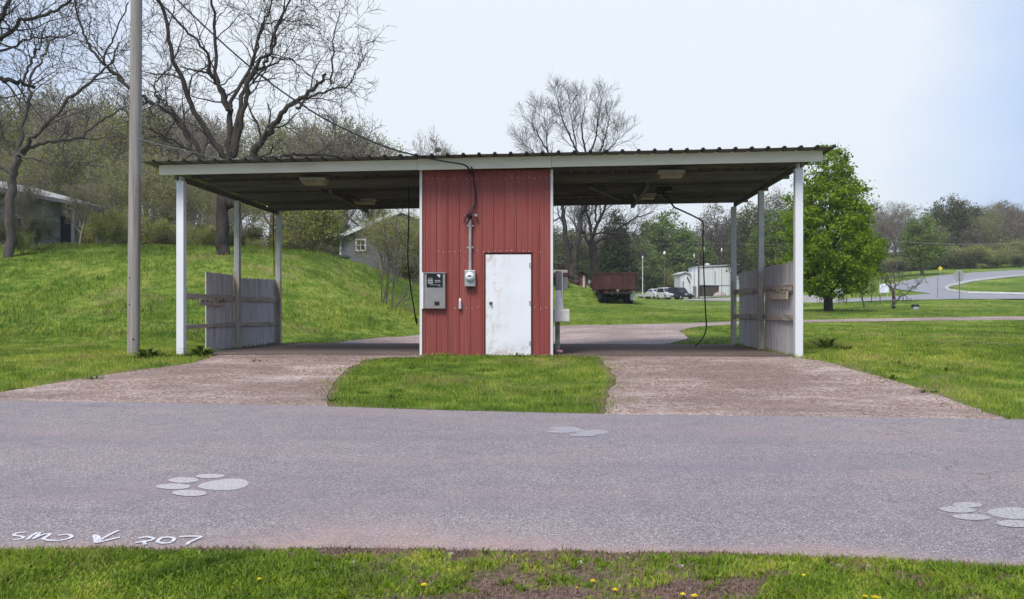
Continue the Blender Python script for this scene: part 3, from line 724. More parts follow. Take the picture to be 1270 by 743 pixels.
# left bay: hose hanging by the booth, cable by the rear post
t = thing('wash_hose', 'black wash hose hanging straight down beside the left booth corner', 'wash hose', at_cw(LP(506, 300, 2.2)[0], 2.2, 0), -YAW)
hx = LP(506, 300, 2.2)[0]
def lh(px, py): u, v, z = LP(px, py, 2.2); return (u - hx, 0, z)
b = MB(); b.tube(cat([(lh(507, 262)[0], 0, roof_z(hx, 2.2) + .12), lh(507, 268), lh(506, 300), lh(506, 325), lh(509, 355), lh(513, 380), lh(515, 392)]), .015, 8); b.build('hose', M_DARK, t, smooth=True)
b = MB(); b.tube([lh(515, 392), lh(516, 396), lh(517, 402)], [.02, .026, .016], 8); b.build('nozzle', M_DARK, t, smooth=True)
b = MB(); b.box((lh(507, 262)[0], 0, roof_z(hx, 2.2) + .09), (.12, .12, .06)); b.build('hanger', M_DARK, t)
u_, v_, _ = LP(339, 262, 5.6)
wire('hanging_cable', [at_cw(u_, 5.6, roof_z(u_, 5.6)), at_cw(u_, 5.6, 2.8), at_cw(u_ + .02, 5.6, 2.2), at_cw(u_ + .02, 5.6, 1.75)], .012, 'thin black cable hanging in front of the left rear post')
# blue brush holder on the booth's left side
u_, _, z_ = LP(520.5, 365, 1.1)
t = thing('foam_brush', 'blue foam brush in a holder on the left side of the booth', 'brush', at_cw(BW0 - .02, 1.1, z_), -YAW)
b = MB(); b.tube([(-.045, 0, -.14), (-.045, 0, .22)], .028, 10); b.build('handle', mat('faded_blue_plastic', (.03, .12, .26)), t, smooth=True)
b = MB(); b.box((-.045, 0, -.17), (.09, .16, .06), ch=.01); b.build('holder', M_DARK, t)
# equipment on the booth's right side: vacuum post
x0 = BW1 + .02
def rp(px, py, v): return LP(px, py, v)
t = thing('vacuum_station', 'grey coin vacuum post with pale canister against the right side of the booth', 'vacuum', at_cw(BW1 + .14, .7, T(*LW(BW1 + .14, .7)) - ZF), -YAW)
b = MB(); b.box((-.02, 0, .33), (.10, .12, .66), ch=.01); b.build('pedestal', mat('mossy_grey_metal', (.30, .31, .25), (.12, .12, .10), 5), t)
b = MB(); b.box((.06, 0, .80), (.34, .34, .27), ch=.03); b.build('canister', mat('off_white_box', (.78, .74, .70), (.66, .61, .57), 6), t)
b = MB(); b.prism([(-.06, .94), (.10, .94), (.095, 1.05), (.05, 1.2), (.04, 1.32), (-.06, 1.32)], -.1, .1); b.build('shroud', mat('white_enamel', (.78, .76, .80), rough=.4), t)
b = MB(); b.box((.0, .0, 1.52), (.13, .16, .40), ch=.01); b.box((.13, .03, 1.46), (.12, .1, .26), ch=.01); b.build('control_box', M_GREYBOX, t)
b = MB(); b.tube([(.07, -.09, .94), (.08, -.1, 1.2), (.075, -.09, 1.7)], .012, 8); b.build('riser_pipe', M_TRIM, t, smooth=True)
t = thing('soda_can', 'crushed red and white can on the slab at the right booth corner', 'can', at_cw(BW1 + .16, .35, .035), .6)
b = MB(); b.tube([(-.06, 0, .03), (-.03, 0, .034), (.0, .006, .028), (.03, 0, .033), (.06, 0, .03)], [.026, .033, .024, .032, .026], 12); b.build('can_body', mat('red_can', (.5, .06, .05), (.6, .5, .5), 20), t, smooth=True)

# ------------------------------------------------------------------ fences along the outer sides of the bays
def fence(name, label, u, s, panels, rails, zbot, m_board=M_BOARD):
    t = thing(name, label, 'fence', at_cw(u, 3, 0), -YAW, 'weathered side fences of the wash bays')
    rng = random.Random(int(abs(u) * 10))
    for (v0, v1, zt0, zt1, pw) in panels:
        b = MB(); n = max(1, round((v1 - v0) / pw)); w_ = (v1 - v0) / n
        for k in range(n):
            a = v0 + k * w_ + .004; c = a + w_ - .008; f = (k + .5) / n
            top = zt0 + (zt1 - zt0) * f + rng.uniform(-.008, .008); j = rng.uniform(-.004, .004)
            bt = zbot(a) + rng.uniform(-.015, .015)
            b.box((s * .085 + j, (a + c) / 2 - 3, (top + bt) / 2), (.022, c - a, top - bt), ch=.003)
        b.build('board_panel', m_board, t)
    for (v0, v1, za, zb, h, off) in rails:
        b = MB(); L_ = v1 - v0; ang = math.atan2(zb - za, L_)
        T_ = Matrix.Translation((s * .05 + off, (v0 + v1) / 2 - 3, (za + zb) / 2)) @ Matrix.Rotation(ang, 4, 'X')
        b.box((0, 0, 0), (.045, L_, h), M=T_, ch=.006); b.build('rail', M_RAIL, t)
    return t
def zl(px, py, u):   # height above slab of a photo pixel on the side line u
    k = (px - CX) / F
    best = min(np.arange(-1, 8, .01), key=lambda q: abs(LW(u, q)[0] / LW(u, q)[1] - k)); y = LW(u, best)[1]
    return float(best), ZC - (py - CY) / F * y - ZF
gl = lambda v: T(*LW(PL - .09, v)) - ZF - .02
gr_ = lambda v: T(*LW(PR + .09, v)) - ZF - .02
v0, a0 = zl(260, 337, PL); v1, a1 = zl(345, 347, PL); vm, am = zl(294, 341, PL)
r1a = zl(260, 369, PL)[1]; r1b = zl(344, 372, PL)[1]; r2a = zl(260, 403, PL)[1]; r2b = zl(344, 401.5, PL)[1]
fl = fence('side_fence', 'grey board fence with its front boards missing along the left bay', PL, -1, [(v0, 2.97, a0, am, .19), (3.09, v1 + .02, am - .06, a1, .145)],
      [(.06, 2.96, zl(226, 367, PL)[1], r1a * .6 + r1b * .4, .13, 0), (3.1, 6.0, r1a * .5 + r1b * .5, r1b, .12, 0), (.06, 2.96, r2a + .0, r2a * .6 + r2b * .4, .09, 0), (3.1, 6.0, r2a * .5 + r2b * .5, r2b, .09, 0)], gl)
b = MB(); rng = random.Random(9)
va, za = zl(247, 376, PL); vb_, zb_ = zl(278, 374, PL)
b.box((.0, (va + vb_) / 2 - 3, (za + zb_) / 2 - .03), (.04, vb_ - va, .15), ch=.01)
o = b.build('broken_board', M_RAIL, fl); o.rotation_euler.x = R(-1)
b = MB()
m_ = mat('dark_rust', (.07, .045, .035), (.2, .16, .13), 20)
for k in range(6):
    vv = 1.0 + k * .22; b = MB(); b.ball((.035, vv - 3, zl(255, 372, PL)[1] + rng.uniform(-.05, .04)), (.012, .04, .035), 6); b.build('rusty_bracket', m_, fl)
v0, a0 = zl(984, 323, PR); vm, am = zl(944, 331.5, PR); v1, a1 = zl(913, 339, PR)
q1a = zl(985, 356, PR)[1]; q1b = zl(913, 362, PR)[1]; q2a = zl(985, 394, PR)[1]; q2b = zl(913, 392.5, PR)[1]
fr = fence('side_fence', 'grey board fence with full height panels along the right bay', PR, 1, [(.08, 2.97, a0, am, .95), (3.09, v1, am, a1, .48)],
      [(.08, 2.96, q1a, q1a * .5 + q1b * .5, .13, 0), (3.1, 5.99, q1a * .5 + q1b * .5, q1b, .13, 0), (.08, 2.96, q2a, q2a * .5 + q2b * .5, .13, 0), (3.1, 5.99, q2a * .5 + q2b * .5, q2b, .12, 0)], gr_)
b = MB(); va, za = zl(977, 365, PR); vb_, zb_ = zl(950, 367, PR)
b.box((-.005, (va + vb_) / 2 - 3, (za + zb_) / 2 - .01), (.04, vb_ - va, .17), ch=.01); b.build('broken_board', M_RAIL, fr)
b = MB()
m_ = mat('pale_rust', (.08, .05, .04), (.32, .27, .24), 20)
for k in range(7):
    vv = .35 + k * .3; b = MB(); b.ball((0, vv - 3, zl(965, 360, PR)[1] + rng.uniform(-.05, .05)), (.03, .05, .03), 6); b.build('rusty_bracket', m_, fr)

# ------------------------------------------------------------------ utility pole
x, y, z = P3(165.5, 17.6)
t = thing('utility_pole', 'tall weathered grey wooden utility pole standing in the grass left of the shelter', 'utility pole', (x, y, z))
pm, nt, bb = newmat('weathered_pole', .9, 0, .15); v = coords(nt, (9, 9, .35))
f = noise(nt, v, 1.6, 7, .7)
col = ramp(nt, f, [(.3, (.20, .175, .155)), (.5, (.30, .265, .24)), (.7, (.40, .36, .325))]); nt.links.new(col, bb.inputs['Base Color']); bump(nt, bb, f, .6, .02)
b = MB(); b.tube([(0, 0, -.3), (0, 0, 0), (.012, 0, 2), (.05, 0, 5.5), (.075, 0, 8.9)], [.135, .125, .122, .117, .108], 20); b.build('pole_shaft', pm, t, smooth=True)
b = MB()
for zz, a in ((.33, .3), (.75, 2.0), (1.05, -.35), (1.6, -.3)):
    b = MB(); b.lathe((.012 + .118 * math.sin(a), -.118 * math.cos(a), zz), [(.016, 0), (.016, .01), (.001, .011)], 8, M=Matrix.Rotation(a, 4, 'Z') @ RX); b.build('bolt', M_DARK, t)
b = MB(); b.box((.075, 0, 8.35), (1.9, .1, .11), ch=.01); b.build('crossarm', M_GREYWOOD, t)
# ------------------------------------------------------------------ trees
def tubes_np(branches, nside):
    V = []; Fc = []; o = 0
    for pts, rad, lvl in branches:
        n = nside[min(lvl, len(nside) - 1)]; P = np.asarray(pts); r = np.asarray(rad); m = len(P)
        d = np.empty_like(P); d[1:-1] = P[2:] - P[:-2]; d[0] = P[1] - P[0]; d[-1] = P[-1] - P[-2]
        d /= np.linalg.norm(d, axis=1, keepdims=True) + 1e-9
        ref = np.array([1., 0, 0]) if abs(d[0, 0]) < .7 else np.array([0, 1., 0])
        a = ref - d * (d @ ref)[:, None]; a /= np.linalg.norm(a, axis=1, keepdims=True) + 1e-9
        b = np.cross(d, a); t = np.arange(n) * 2 * np.pi / n
        V.append((P[:, None] + (a[:, None] * np.cos(t)[None, :, None] + b[:, None] * np.sin(t)[None, :, None]) * r[:, None, None]).reshape(-1, 3))
        i = np.arange(m - 1)[:, None] * n; k = np.arange(n)[None, :]; k2 = (k + 1) % n
        Fc.append(np.stack([i + k, i + k2, i + n + k2, i + n + k], -1).reshape(-1, 4) + o); o += m * n
    return np.concatenate(V), np.concatenate(Fc)
def unit(v): return v / (np.linalg.norm(v) + 1e-9)
def spawn(out, rng, pts, rad, lvl, P, tips):
    """children along one branch"""
    if lvl >= P['max']: tips.append(pts[-1]); return
    m = len(pts); seg = np.linalg.norm(np.diff(pts, axis=0), axis=1); Ltot = seg.sum()
    nc = P['n'][lvl]; nc = max(1, int(round(nc * rng.uniform(.75, 1.25)))); az = rng.uniform(0, 6.28)
    for k in range(nc):
        t = P['t0'][lvl] + (1 - P['t0'][lvl]) * (k + rng.uniform(.1, .9)) / nc
        f = t * (m - 1); i = min(int(f), m - 2); q = f - i
        p = pts[i] * (1 - q) + pts[i + 1] * q; r = rad[i] * (1 - q) + rad[i + 1] * q
        d = unit(pts[i + 1] - pts[i]); az += 2.4 + rng.uniform(-.5, .5)
        a = unit(np.cross(d, [0.3, .2, 1.0])); b = np.cross(d, a)
        side = a * math.cos(az) + b * math.sin(az)
        ang = R(P['ang'][lvl]) * rng.uniform(.7, 1.3)
        d2 = unit(d * math.cos(ang) + side * math.sin(ang) + np.array([0, 0, P['up'][lvl]]))
        Lc = P['len'][lvl] * rng.uniform(.6, 1.25) * (1.2 - .55 * t)
        if P.get('rel'): Lc *= Ltot
        grow(out, rng, p, d2, Lc, max(r * P['rr'][lvl], P['rmin']), lvl + 1, P, tips)
def grow(out, rng, p, d, Lc, r, lvl, P, tips):
    n = P['seg'][min(lvl, len(P['seg']) - 1)]; pts = [np.array(p, float)]; rad = [r]; st = Lc / n
    rend = max(r * P['taper'], P['rmin'] * .7)
    for i in range(n):
        d = unit(d + rng.normal(0, P['wob'], 3) + np.array([0, 0, P['trop']]))
        pts.append(pts[-1] + d * st); rad.append(r + (rend - r) * (i + 1) / n)
    pts = np.array(pts); out.append((pts, rad, lvl)); spawn(out, rng, pts, rad, lvl, P, tips)

def bark(name, c1, c2, scale=6):
    m, nt, b = newmat(name, .95, 0, .1); v = coords(nt, (1, 1, .25)); f = noise(nt, v, scale, 6, .7)
    nt.links.new(ramp(nt, f, [(.35, c1), (.65, c2)]), b.inputs['Base Color']); bump(nt, b, f, .7, .03); return m
def leafmat(name, c1, c2, c3, trans=.35):
    m = bpy.data.materials.new(name); m.use_nodes = True; nt = m.node_tree; b = nt.nodes['Principled BSDF']
    b.inputs['Roughness'].default_value = .7; b.inputs['Specular IOR Level'].default_value = .2
    col = ramp(nt, attr(nt, 'rnd'), [(0, c1), (.5, c2), (1, c3)]); nt.links.new(col, b.inputs['Base Color'])
    t = nt.nodes.new('ShaderNodeBsdfTranslucent'); nt.links.new(col, t.inputs[0])
    ms = nt.nodes.new('ShaderNodeMixShader'); ms.inputs[0].default_value = trans
    nt.links.new(b.outputs[0], ms.inputs[1]); nt.links.new(t.outputs[0], ms.inputs[2])
    nt.links.new(ms.outputs[0], nt.nodes['Material Output'].inputs[0]); return m
def leaves_np(c, size, rng, rnd, name, m, parent, flat=.0, asp=.55):
    n = len(c); a = rng.normal(0, 1, (n, 3)); a[:, 2] *= (1 - flat); a /= np.linalg.norm(a, axis=1, keepdims=True)
    b = rng.normal(0, 1, (n, 3)); b -= a * (a * b).sum(1, keepdims=True); b /= np.linalg.norm(b, axis=1, keepdims=True)
    s = size * rng.uniform(.6, 1.3, (n, 1)); a = a * s; b = b * s * asp
    V = np.stack([c - a, c + b, c + a, c - b], 1).reshape(-1, 3)
    return mesh_np(name, V, np.arange(4 * n).reshape(-1, 4), m, parent, rnd=np.repeat(rnd, 4))
def clumps(rng, prof, nclump, per, sig, shell=.6, lump=.25, seed=1):
    """leaf centres in clumps through a crown with profile [(z, r)]; clump tone goes with its leaves"""
    zs = np.array([p[0] for p in prof]); rs = np.array([p[1] for p in prof])
    zz = np.linspace(zs[0], zs[-1], 200); rr = np.interp(zz, zs, rs); wgt = rr ** 1.6 + .02; cdf = np.cumsum(wgt) / wgt.sum()
    z = np.interp(rng.uniform(0, 1, nclump), cdf, zz); th = rng.uniform(0, 2 * np.pi, nclump)
    rad = np.interp(z, zs, rs) * (1 + lump * 2 * (fbm(th * 1.6 + 9, z * .9, seed) - .5))
    rad = rad * (shell + (1 - shell) * rng.uniform(0, 1, nclump) ** .5) * rng.uniform(.55, 1.02, nclump) ** .5
    cc = np.column_stack([rad * np.cos(th), rad * np.sin(th), z])
    tone = rng.uniform(.1, .9, nclump)
    k = np.repeat(np.arange(nclump), per)
    c = cc[k] + rng.normal(0, 1, (len(k), 3)) * sig * np.array([1, 1, .7]) * rng.uniform(.5, 1.3, nclump)[k][:, None]
    rnd = np.clip(tone[k] + rng.normal(0, .16, len(k)), 0, 1)
    return c, rnd

B_DARK = bark('dark_bark', (.036, .030, .026), (.085, .07, .06))
B_GREY = bark('grey_brown_bark', (.075, .062, .053), (.15, .128, .11))
B_TWIG = bark('pale_twig_bark', (.20, .168, .135), (.34, .285, .235))
B_RED = bark('reddish_twig_bark', (.12, .08, .065), (.185, .13, .105))
L_PEAR = leafmat('fresh_green_leaves', (.115, .185, .010), (.20, .30, .014), (.33, .42, .03), .5)
L_YEL = leafmat('yellow_green_buds', (.19, .215, .04), (.29, .31, .07), (.40, .40, .12))
L_OLIVE = leafmat('olive_leaves', (.075, .08, .026), (.12, .122, .042), (.17, .165, .065))
L_CEDAR = leafmat('dark_cedar_leaves', (.032, .042, .016), (.056, .068, .027), (.085, .095, .042), .15)
L_PALE = leafmat('pale_willow_leaves', (.11, .155, .035), (.17, .225, .055), (.25, .30, .09))
L_GREEN = leafmat('mid_green_leaves', (.085, .13, .02), (.145, .20, .03), (.21, .265, .05))
L_BROWN = leafmat('brown_buds', (.16, .135, .08), (.22, .185, .115), (.29, .245, .16))

def tree(name, label, loc, out, barkm, nside=(9, 7, 5, 4, 3, 3), crown=None, group=None, cat='tree', sink=.3):
    t = thing(name, label, cat, loc, 0, group)
    V, Fc = tubes_np(out, nside); mesh_np('trunk', V, Fc, barkm, t, smooth=True)
    if crown is not None:
        c, rnd, size, lm, rng = crown; leaves_np(c, size, rng, rnd, 'crown', lm, t)
    return t
def auto_tree(rng, h, r0, P, trunk_t=.35, lean=.03):
    """a trunk that divides; returns branches and twig tips"""
    out = []; tips = []
    n = 7; d = unit(np.array([rng.normal(0, lean), rng.normal(0, lean), 1.0])); pts = [np.array([0, 0, -.3])]; rad = [r0 * 1.25]
    for i in range(n):
        d = unit(d + rng.normal(0, .06, 3) + np.array([0, 0, .05])); pts.append(pts[-1] + d * h * .62 / n); rad.append(r0 * (1 - .72 * (i + 1) / n))
    out.append((np.array(pts), rad, 0)); spawn(out, rng, np.array(pts), rad, 0, P, tips)
    return out, tips
P_BARE = dict(max=4, n=[9, 6, 5, 4], t0=[.3, .25, .2, .2], ang=[48, 42, 40, 38], up=[.25, .15, .1, .05], len=[4.2, 1.9, .95, .5], rr=[.55, .55, .55, .6], rmin=.010, seg=[6, 6, 5, 3, 2], taper=.35, wob=.16, trop=.05)

# --- the big bare tree on the bank: limbs follow the photo, depth is its own
def traced(Y, limbs, rng, x0, z0, yj=2.2):
    res = []
    for spec in limbs:
        px, r0, r1, dy = spec
        m = len(px); pts = []
        for i, (a, b) in enumerate(px):
            q = i / (m - 1); pts.append(((a - CX) / F * Y - x0, dy * q ** 1.2, ZC - (b - CY) / F * Y - z0))
        P = [Vector(p) for p in pts]; o = []
        for i in range(m - 1):
            a, b_, c, d = P[max(i - 1, 0)], P[i], P[i + 1], P[min(i + 2, m - 1)]
            for j in range(4):
                t = j / 4; o.append(.5 * ((2 * b_) + (c - a) * t + (2 * a - 5 * b_ + 4 * c - d) * t * t + (3 * b_ - a - 3 * c + d) * t ** 3))
        o.append(P[-1]); o = np.array([tuple(v) for v in o]); k = len(o)
        o[1:] += rng.normal(0, .035, (k - 1, 3))
        res.append((o, list(r0 + (r1 - r0) * np.linspace(0, 1, k) ** .8), 1))
    return res
P_BIG = dict(max=4, n=[0, 9, 5, 4], t0=[0, .22, .2, .15], ang=[50, 52, 48, 42], up=[.1, .12, .06, .0], len=[3, 2.3, 1.05, .55], rr=[.5, .42, .5, .6], rmin=.0085, seg=[6, 6, 6, 4, 3], taper=.3, wob=.22, trop=.03)
def tree_from(name, label, px, Y, limbs, P, seed, barkm, group=None, extra=None):
    rng = np.random.default_rng(seed); x, y, z = P3(px, Y)
    out = []; tips = []; br = traced(Y, limbs, rng, x, z)
    for k, (o, r, l) in enumerate(br):
        out.append((o, r, 0 if k == 0 else 1))
        if k > 0: spawn(out, rng, o, r, 1, P, tips)
    t = tree(name, label, (x, y, z), out, barkm, group=group); return t, tips
BIG = [([(275, 330), (276, 312), (276, 285), (277, 255), (280, 225), (283, 205), (284, 190)], 0.289, 0.200, 0),
       ([(282, 198), (270, 180), (246, 141), (232, 104), (221, 74), (218, 37), (205, 0), (196, -40), (190, -80)], 0.136, 0.040, -1.6),
       ([(286, 196), (284, 170), (283, 135), (277, 122), (266, 104), (259, 90), (242, 81), (222, 76), (207, 72)], 0.145, 0.024, 1.4),
       ([(283, 137), (275, 118), (270, 90), (270, 50), (268, 18), (266, -20), (262, -60)], 0.102, 0.032, -.5),
       ([(268, 104), (262, 92), (262, 72), (250, 55), (232, 38), (222, 25), (210, 10), (202, -12)], 0.076, 0.024, -1.2),
       ([(284, 138), (288, 118), (303, 85), (310, 55), (315, 20), (321, 0), (324, -35)], 0.093, 0.028, 1.8),
       ([(287, 195), (290, 165), (296, 130), (308, 90), (322, 78), (329, 60), (334, 30), (343, 8), (348, -30)], 0.128, 0.024, 1.2),
       ([(289, 194), (297, 165), (306, 130), (313, 105), (330, 80), (348, 62), (352, 42), (368, 20), (374, 0)], 0.128, 0.024, -1.5),
       ([(313, 104), (325, 84), (340, 72), (352, 66), (368, 78), (385, 92)], 0.051, 0.016, 1.5),
       ([(308, 92), (320, 60), (328, 38), (345, 32), (360, 35), (384, 36)], 0.051, 0.016, -1.0),
       ([(279, 240), (290, 258), (297, 225), (315, 205), (322, 185), (340, 165), (352, 150), (368, 134), (385, 125), (402, 112), (412, 104)], 0.204, 0.056, -1.2),
       ([(368, 134), (382, 124), (400, 118), (420, 113), (434, 112), (447, 95), (458, 75)], 0.060, 0.016, -1.0),
       ([(411, 104), (412, 80), (411, 50), (414, 28), (418, 8)], 0.047, 0.016, .6),
       ([(320, 198), (335, 195), (352, 191), (368, 189), (385, 187), (405, 187), (420, 187), (435, 185), (450, 186)], 0.076, 0.024, 2.0),
       ([(280, 225), (262, 205), (249, 195), (232, 165), (215, 148), (196, 132), (188, 126), (180, 110)], 0.128, 0.040, 1.0),
       ([(262, 206), (240, 188), (215, 175), (200, 166)], 0.076, 0.024, -1.0),
       ([(190, 130), (175, 118), (161, 108), (145, 92), (128, 77), (118, 62), (111, 48), (106, 20), (101, 0), (99, -30)], 0.085, 0.028, -.8),
       ([(165, 112), (150, 98), (130, 82), (122, 66), (128, 45), (135, 20), (142, -10)], 0.060, 0.024, 1.2),
       ([(240, 188), (228, 165), (222, 148), (205, 128), (190, 118), (187, 100), (197, 85), (205, 78)], 0.060, 0.020, .7)]
t, _ = tree_from('bare_walnut_tree', 'large dark crooked limbed bare tree rising above the left end of the shelter roof', 277, 34, BIG, P_BIG, 5, B_DARK)
LEFT = [([(12, 330), (12, 300), (13, 270), (14, 240), (17, 215), (20, 196)], .20, .15, 0),
        ([(19, 198), (32, 182), (44, 170), (70, 148), (91, 126), (115, 108), (135, 94), (150, 80), (160, 62)], .11, .03, -.8),
        ([(18, 200), (22, 178), (27, 150), (30, 118), (29, 98), (38, 75), (46, 56), (52, 35)], .10, .025, .9),
        ([(20, 196), (40, 180), (62, 174), (85, 170), (103, 158), (120, 140), (150, 122), (166, 118)], .09, .025, 1.2),
        ([(15, 215), (0, 205), (-15, 190), (-40, 160)], .09, .03, -.6),
        ([(22, 192), (36, 196), (60, 203), (85, 209), (105, 211), (120, 204)], .05, .02, -1.2),
        ([(19, 197), (8, 176), (2, 150), (0, 122), (-8, 90)], .07, .03, -.9)]
t, _ = tree_from('bare_tree', 'slim grey forked bare tree in front of the old house at far left', 12, 33, LEFT, P_BIG, 8, B_GREY)
FARL = [([(-150, 330), (-148, 260), (-140, 190), (-125, 130), (-112, 100)], .26, .2, 0),
        ([(-112, 100), (-60, 70), (-20, 52), (0, 46), (18, 30), (35, 12), (50, 0), (66, -20)], .13, .035, -1.5),
        ([(-112, 100), (-60, 75), (-10, 52), (8, 45), (30, 28), (55, 22), (75, 12), (92, 2), (110, -20)], .11, .03, -.2),
        ([(-112, 105), (-60, 96), (-20, 94), (0, 96), (14, 98), (28, 103)], .12, .06, .8),
        ([(28, 103), (32, 88), (40, 70), (46, 56), (47, 40), (50, 30)], .05, .02, .3),
        ([(-60, 72), (-20, 64), (0, 58), (20, 44), (34, 38), (55, 35), (75, 28)], .06, .02, 1.2),
        ([(-112, 100), (-60, 20), (-30, -30)], .13, .06, .5)]
t, _ = tree_from('bare_tree', 'dark bare tree whose long limbs reach into the upper left corner from outside', -150, 29, FARL, dict(P_BIG, n=[0, 8, 5, 3]), 12, B_DARK)
# the pair behind the booth
BACK = [([(712, 352), (711, 345), (710, 338), (711, 330)], 0.446, 0.330, 0),
        ([(708, 340), (705, 322), (702, 295), (698, 268), (697, 250), (690, 218), (681, 196), (671, 178), (662, 164), (654, 152)], 0.259, 0.015, -1.5),
        ([(713, 338), (713, 320), (716, 300), (719, 280), (722, 262), (726, 240), (729, 205), (727, 182), (722, 158), (725, 138), (726, 120)], 0.288, 0.013, .8),
        ([(722, 262), (735, 225), (742, 198), (750, 172), (756, 152), (759, 136)], 0.144, 0.013, 1.4),
        ([(717, 298), (728, 292), (745, 289), (762, 290), (778, 292), (790, 296)], 0.108, 0.024, -1.2),
        ([(698, 268), (690, 272), (680, 282), (672, 290)], 0.072, 0.024, .5),
        ([(728, 208), (716, 188), (706, 168), (697, 150), (692, 134), (689, 122)], 0.108, 0.012, -1),
        ([(690, 215), (672, 198), (660, 184), (649, 174)], 0.094, 0.012, 1.5),
        ([(729, 200), (738, 172), (740, 150), (743, 130)], 0.094, 0.012, -1.6),
        ([(742, 196), (755, 184), (764, 176), (769, 168)], 0.072, 0.012, .5),
        ([(716, 188), (712, 165), (709, 142), (708, 122)], 0.065, 0.012, .9), ([(681, 198), (678, 176), (676, 156), (674, 142)], 0.065, 0.012, -.6)]
P_BK = dict(P_BIG, rmin=.0075, rr=[.5, .36, .45, .6], n=[0, 12, 7, 5], len=[3, 1.9, 1.1, .6], up=[.1, .3, .2, .1], wob=.13, ang=[50, 40, 38, 35])
t, _ = tree_from('bare_tree', 'tall bare tree with two trunks whose twiggy top shows above the middle of the roof', 712, 63, BACK, P_BK, 3, B_DARK)
SIDE = [([(738, 356), (737, 345), (737, 325), (735, 308), (733, 298)], .42, .28, 0),
        ([(734, 300), (732, 280), (729, 262), (726, 240)], .16, .05, .9), ([(734, 298), (740, 280), (748, 262), (756, 245), (762, 232)], .16, .05, -1),
        ([(735, 308), (725, 292), (718, 278)], .12, .05, .4), ([(735, 304), (748, 296), (765, 285), (785, 272), (800, 265), (815, 260)], .12, .03, 1.5),
        ([(736, 312), (748, 306), (758, 302), (770, 298)], .08, .03, -1.2), ([(740, 281), (738, 262), (742, 240), (738, 225)], .1, .03, .2)]
t, _ = tree_from('bare_tree', 'dark bare tree with wide low limbs directly left of the dump truck', 738, 66, SIDE, P_BK, 4, B_DARK)

# small bare tree in the right-hand lawn
SM = [([(1108, 382), (1108.5, 375), (1109, 368), (1108.5, 362)], .11, .085, 0),
      ([(1108, 364), (1103, 358), (1096, 350), (1091, 344), (1087, 338)], .06, .018, -.5), ([(1109, 361), (1110, 352), (1112, 344), (1114, 334), (1117, 326)], .06, .015, .4),
      ([(1109, 376), (1113, 372), (1120, 366), (1128, 359), (1136, 353), (1144, 346)], .06, .015, -.3), ([(1108, 362), (1105, 350), (1102, 340), (1101, 330)], .05, .015, .6),
      ([(1110, 356), (1116, 350), (1121, 344), (1126, 336)], .04, .012, .5)]
P_SM = dict(P_BIG, rmin=.009, n=[0, 6, 4, 3], len=[1, .6, .4, .25], rr=[.5, .5, .6, .7])
t, _ = tree_from('small_bare_tree', 'small leafless ornamental tree in the lawn between the green tree and the stop sign', 1108, 50, SM, P_SM, 6, B_GREY)

# --- the bright green pear tree
rng = np.random.default_rng(21)
x, y, z = P3(1027.5, 45.5)
s = 45.5 / F
out = []; tips = []
tr = np.array([(0, 0, -.2), (.0, 0, .45), (-.02, .02, 1.1), (0, 0, 2.2), (.05, 0, 4), (.1, 0, 6), (.12, 0, 7.0)])
out.append((tr, [.26, .235, .21, .17, .11, .06, .02], 0))
P_PEAR = dict(max=3, n=[26, 6, 4], t0=[.18, .25, .2], ang=[48, 38, 38], up=[.35, .2, .1], len=[2.3, .9, .5], rr=[.38, .5, .6], rmin=.009, seg=[6, 6, 4, 3], taper=.3, wob=.08, trop=.05)
spawn(out, rng, tr, out[0][1], 0, P_PEAR, tips)
prof = [(.75, .5), (1.05, 1.5), (1.5, 2.1), (2.2, 2.5), (3.2, 2.62), (4.3, 2.45), (5.4, 2.3), (6.4, 2.0), (7.3, 1.6), (8.1, 1.15), (8.8, .55)]
c, rnd = clumps(rng, prof, 860, 46, .19, .3, .5, 3)
c[:, 0] += .12 * (c[:, 2] > 0); c2, rnd2 = clumps(rng, [(2.6, .2), (3.0, .8), (3.5, .8), (3.9, .2)], 40, 40, .17, .3, .3, 5); c2[:, 0] += 2.3
c = np.concatenate([c, c2]); rnd = np.concatenate([rnd, rnd2])
tree('leafy_pear_tree', 'bright green leafy tree with a pointed crown beside the right end of the shelter', (x, y, z), out, B_DARK, crown=(c, rnd, .085, L_PEAR, rng))

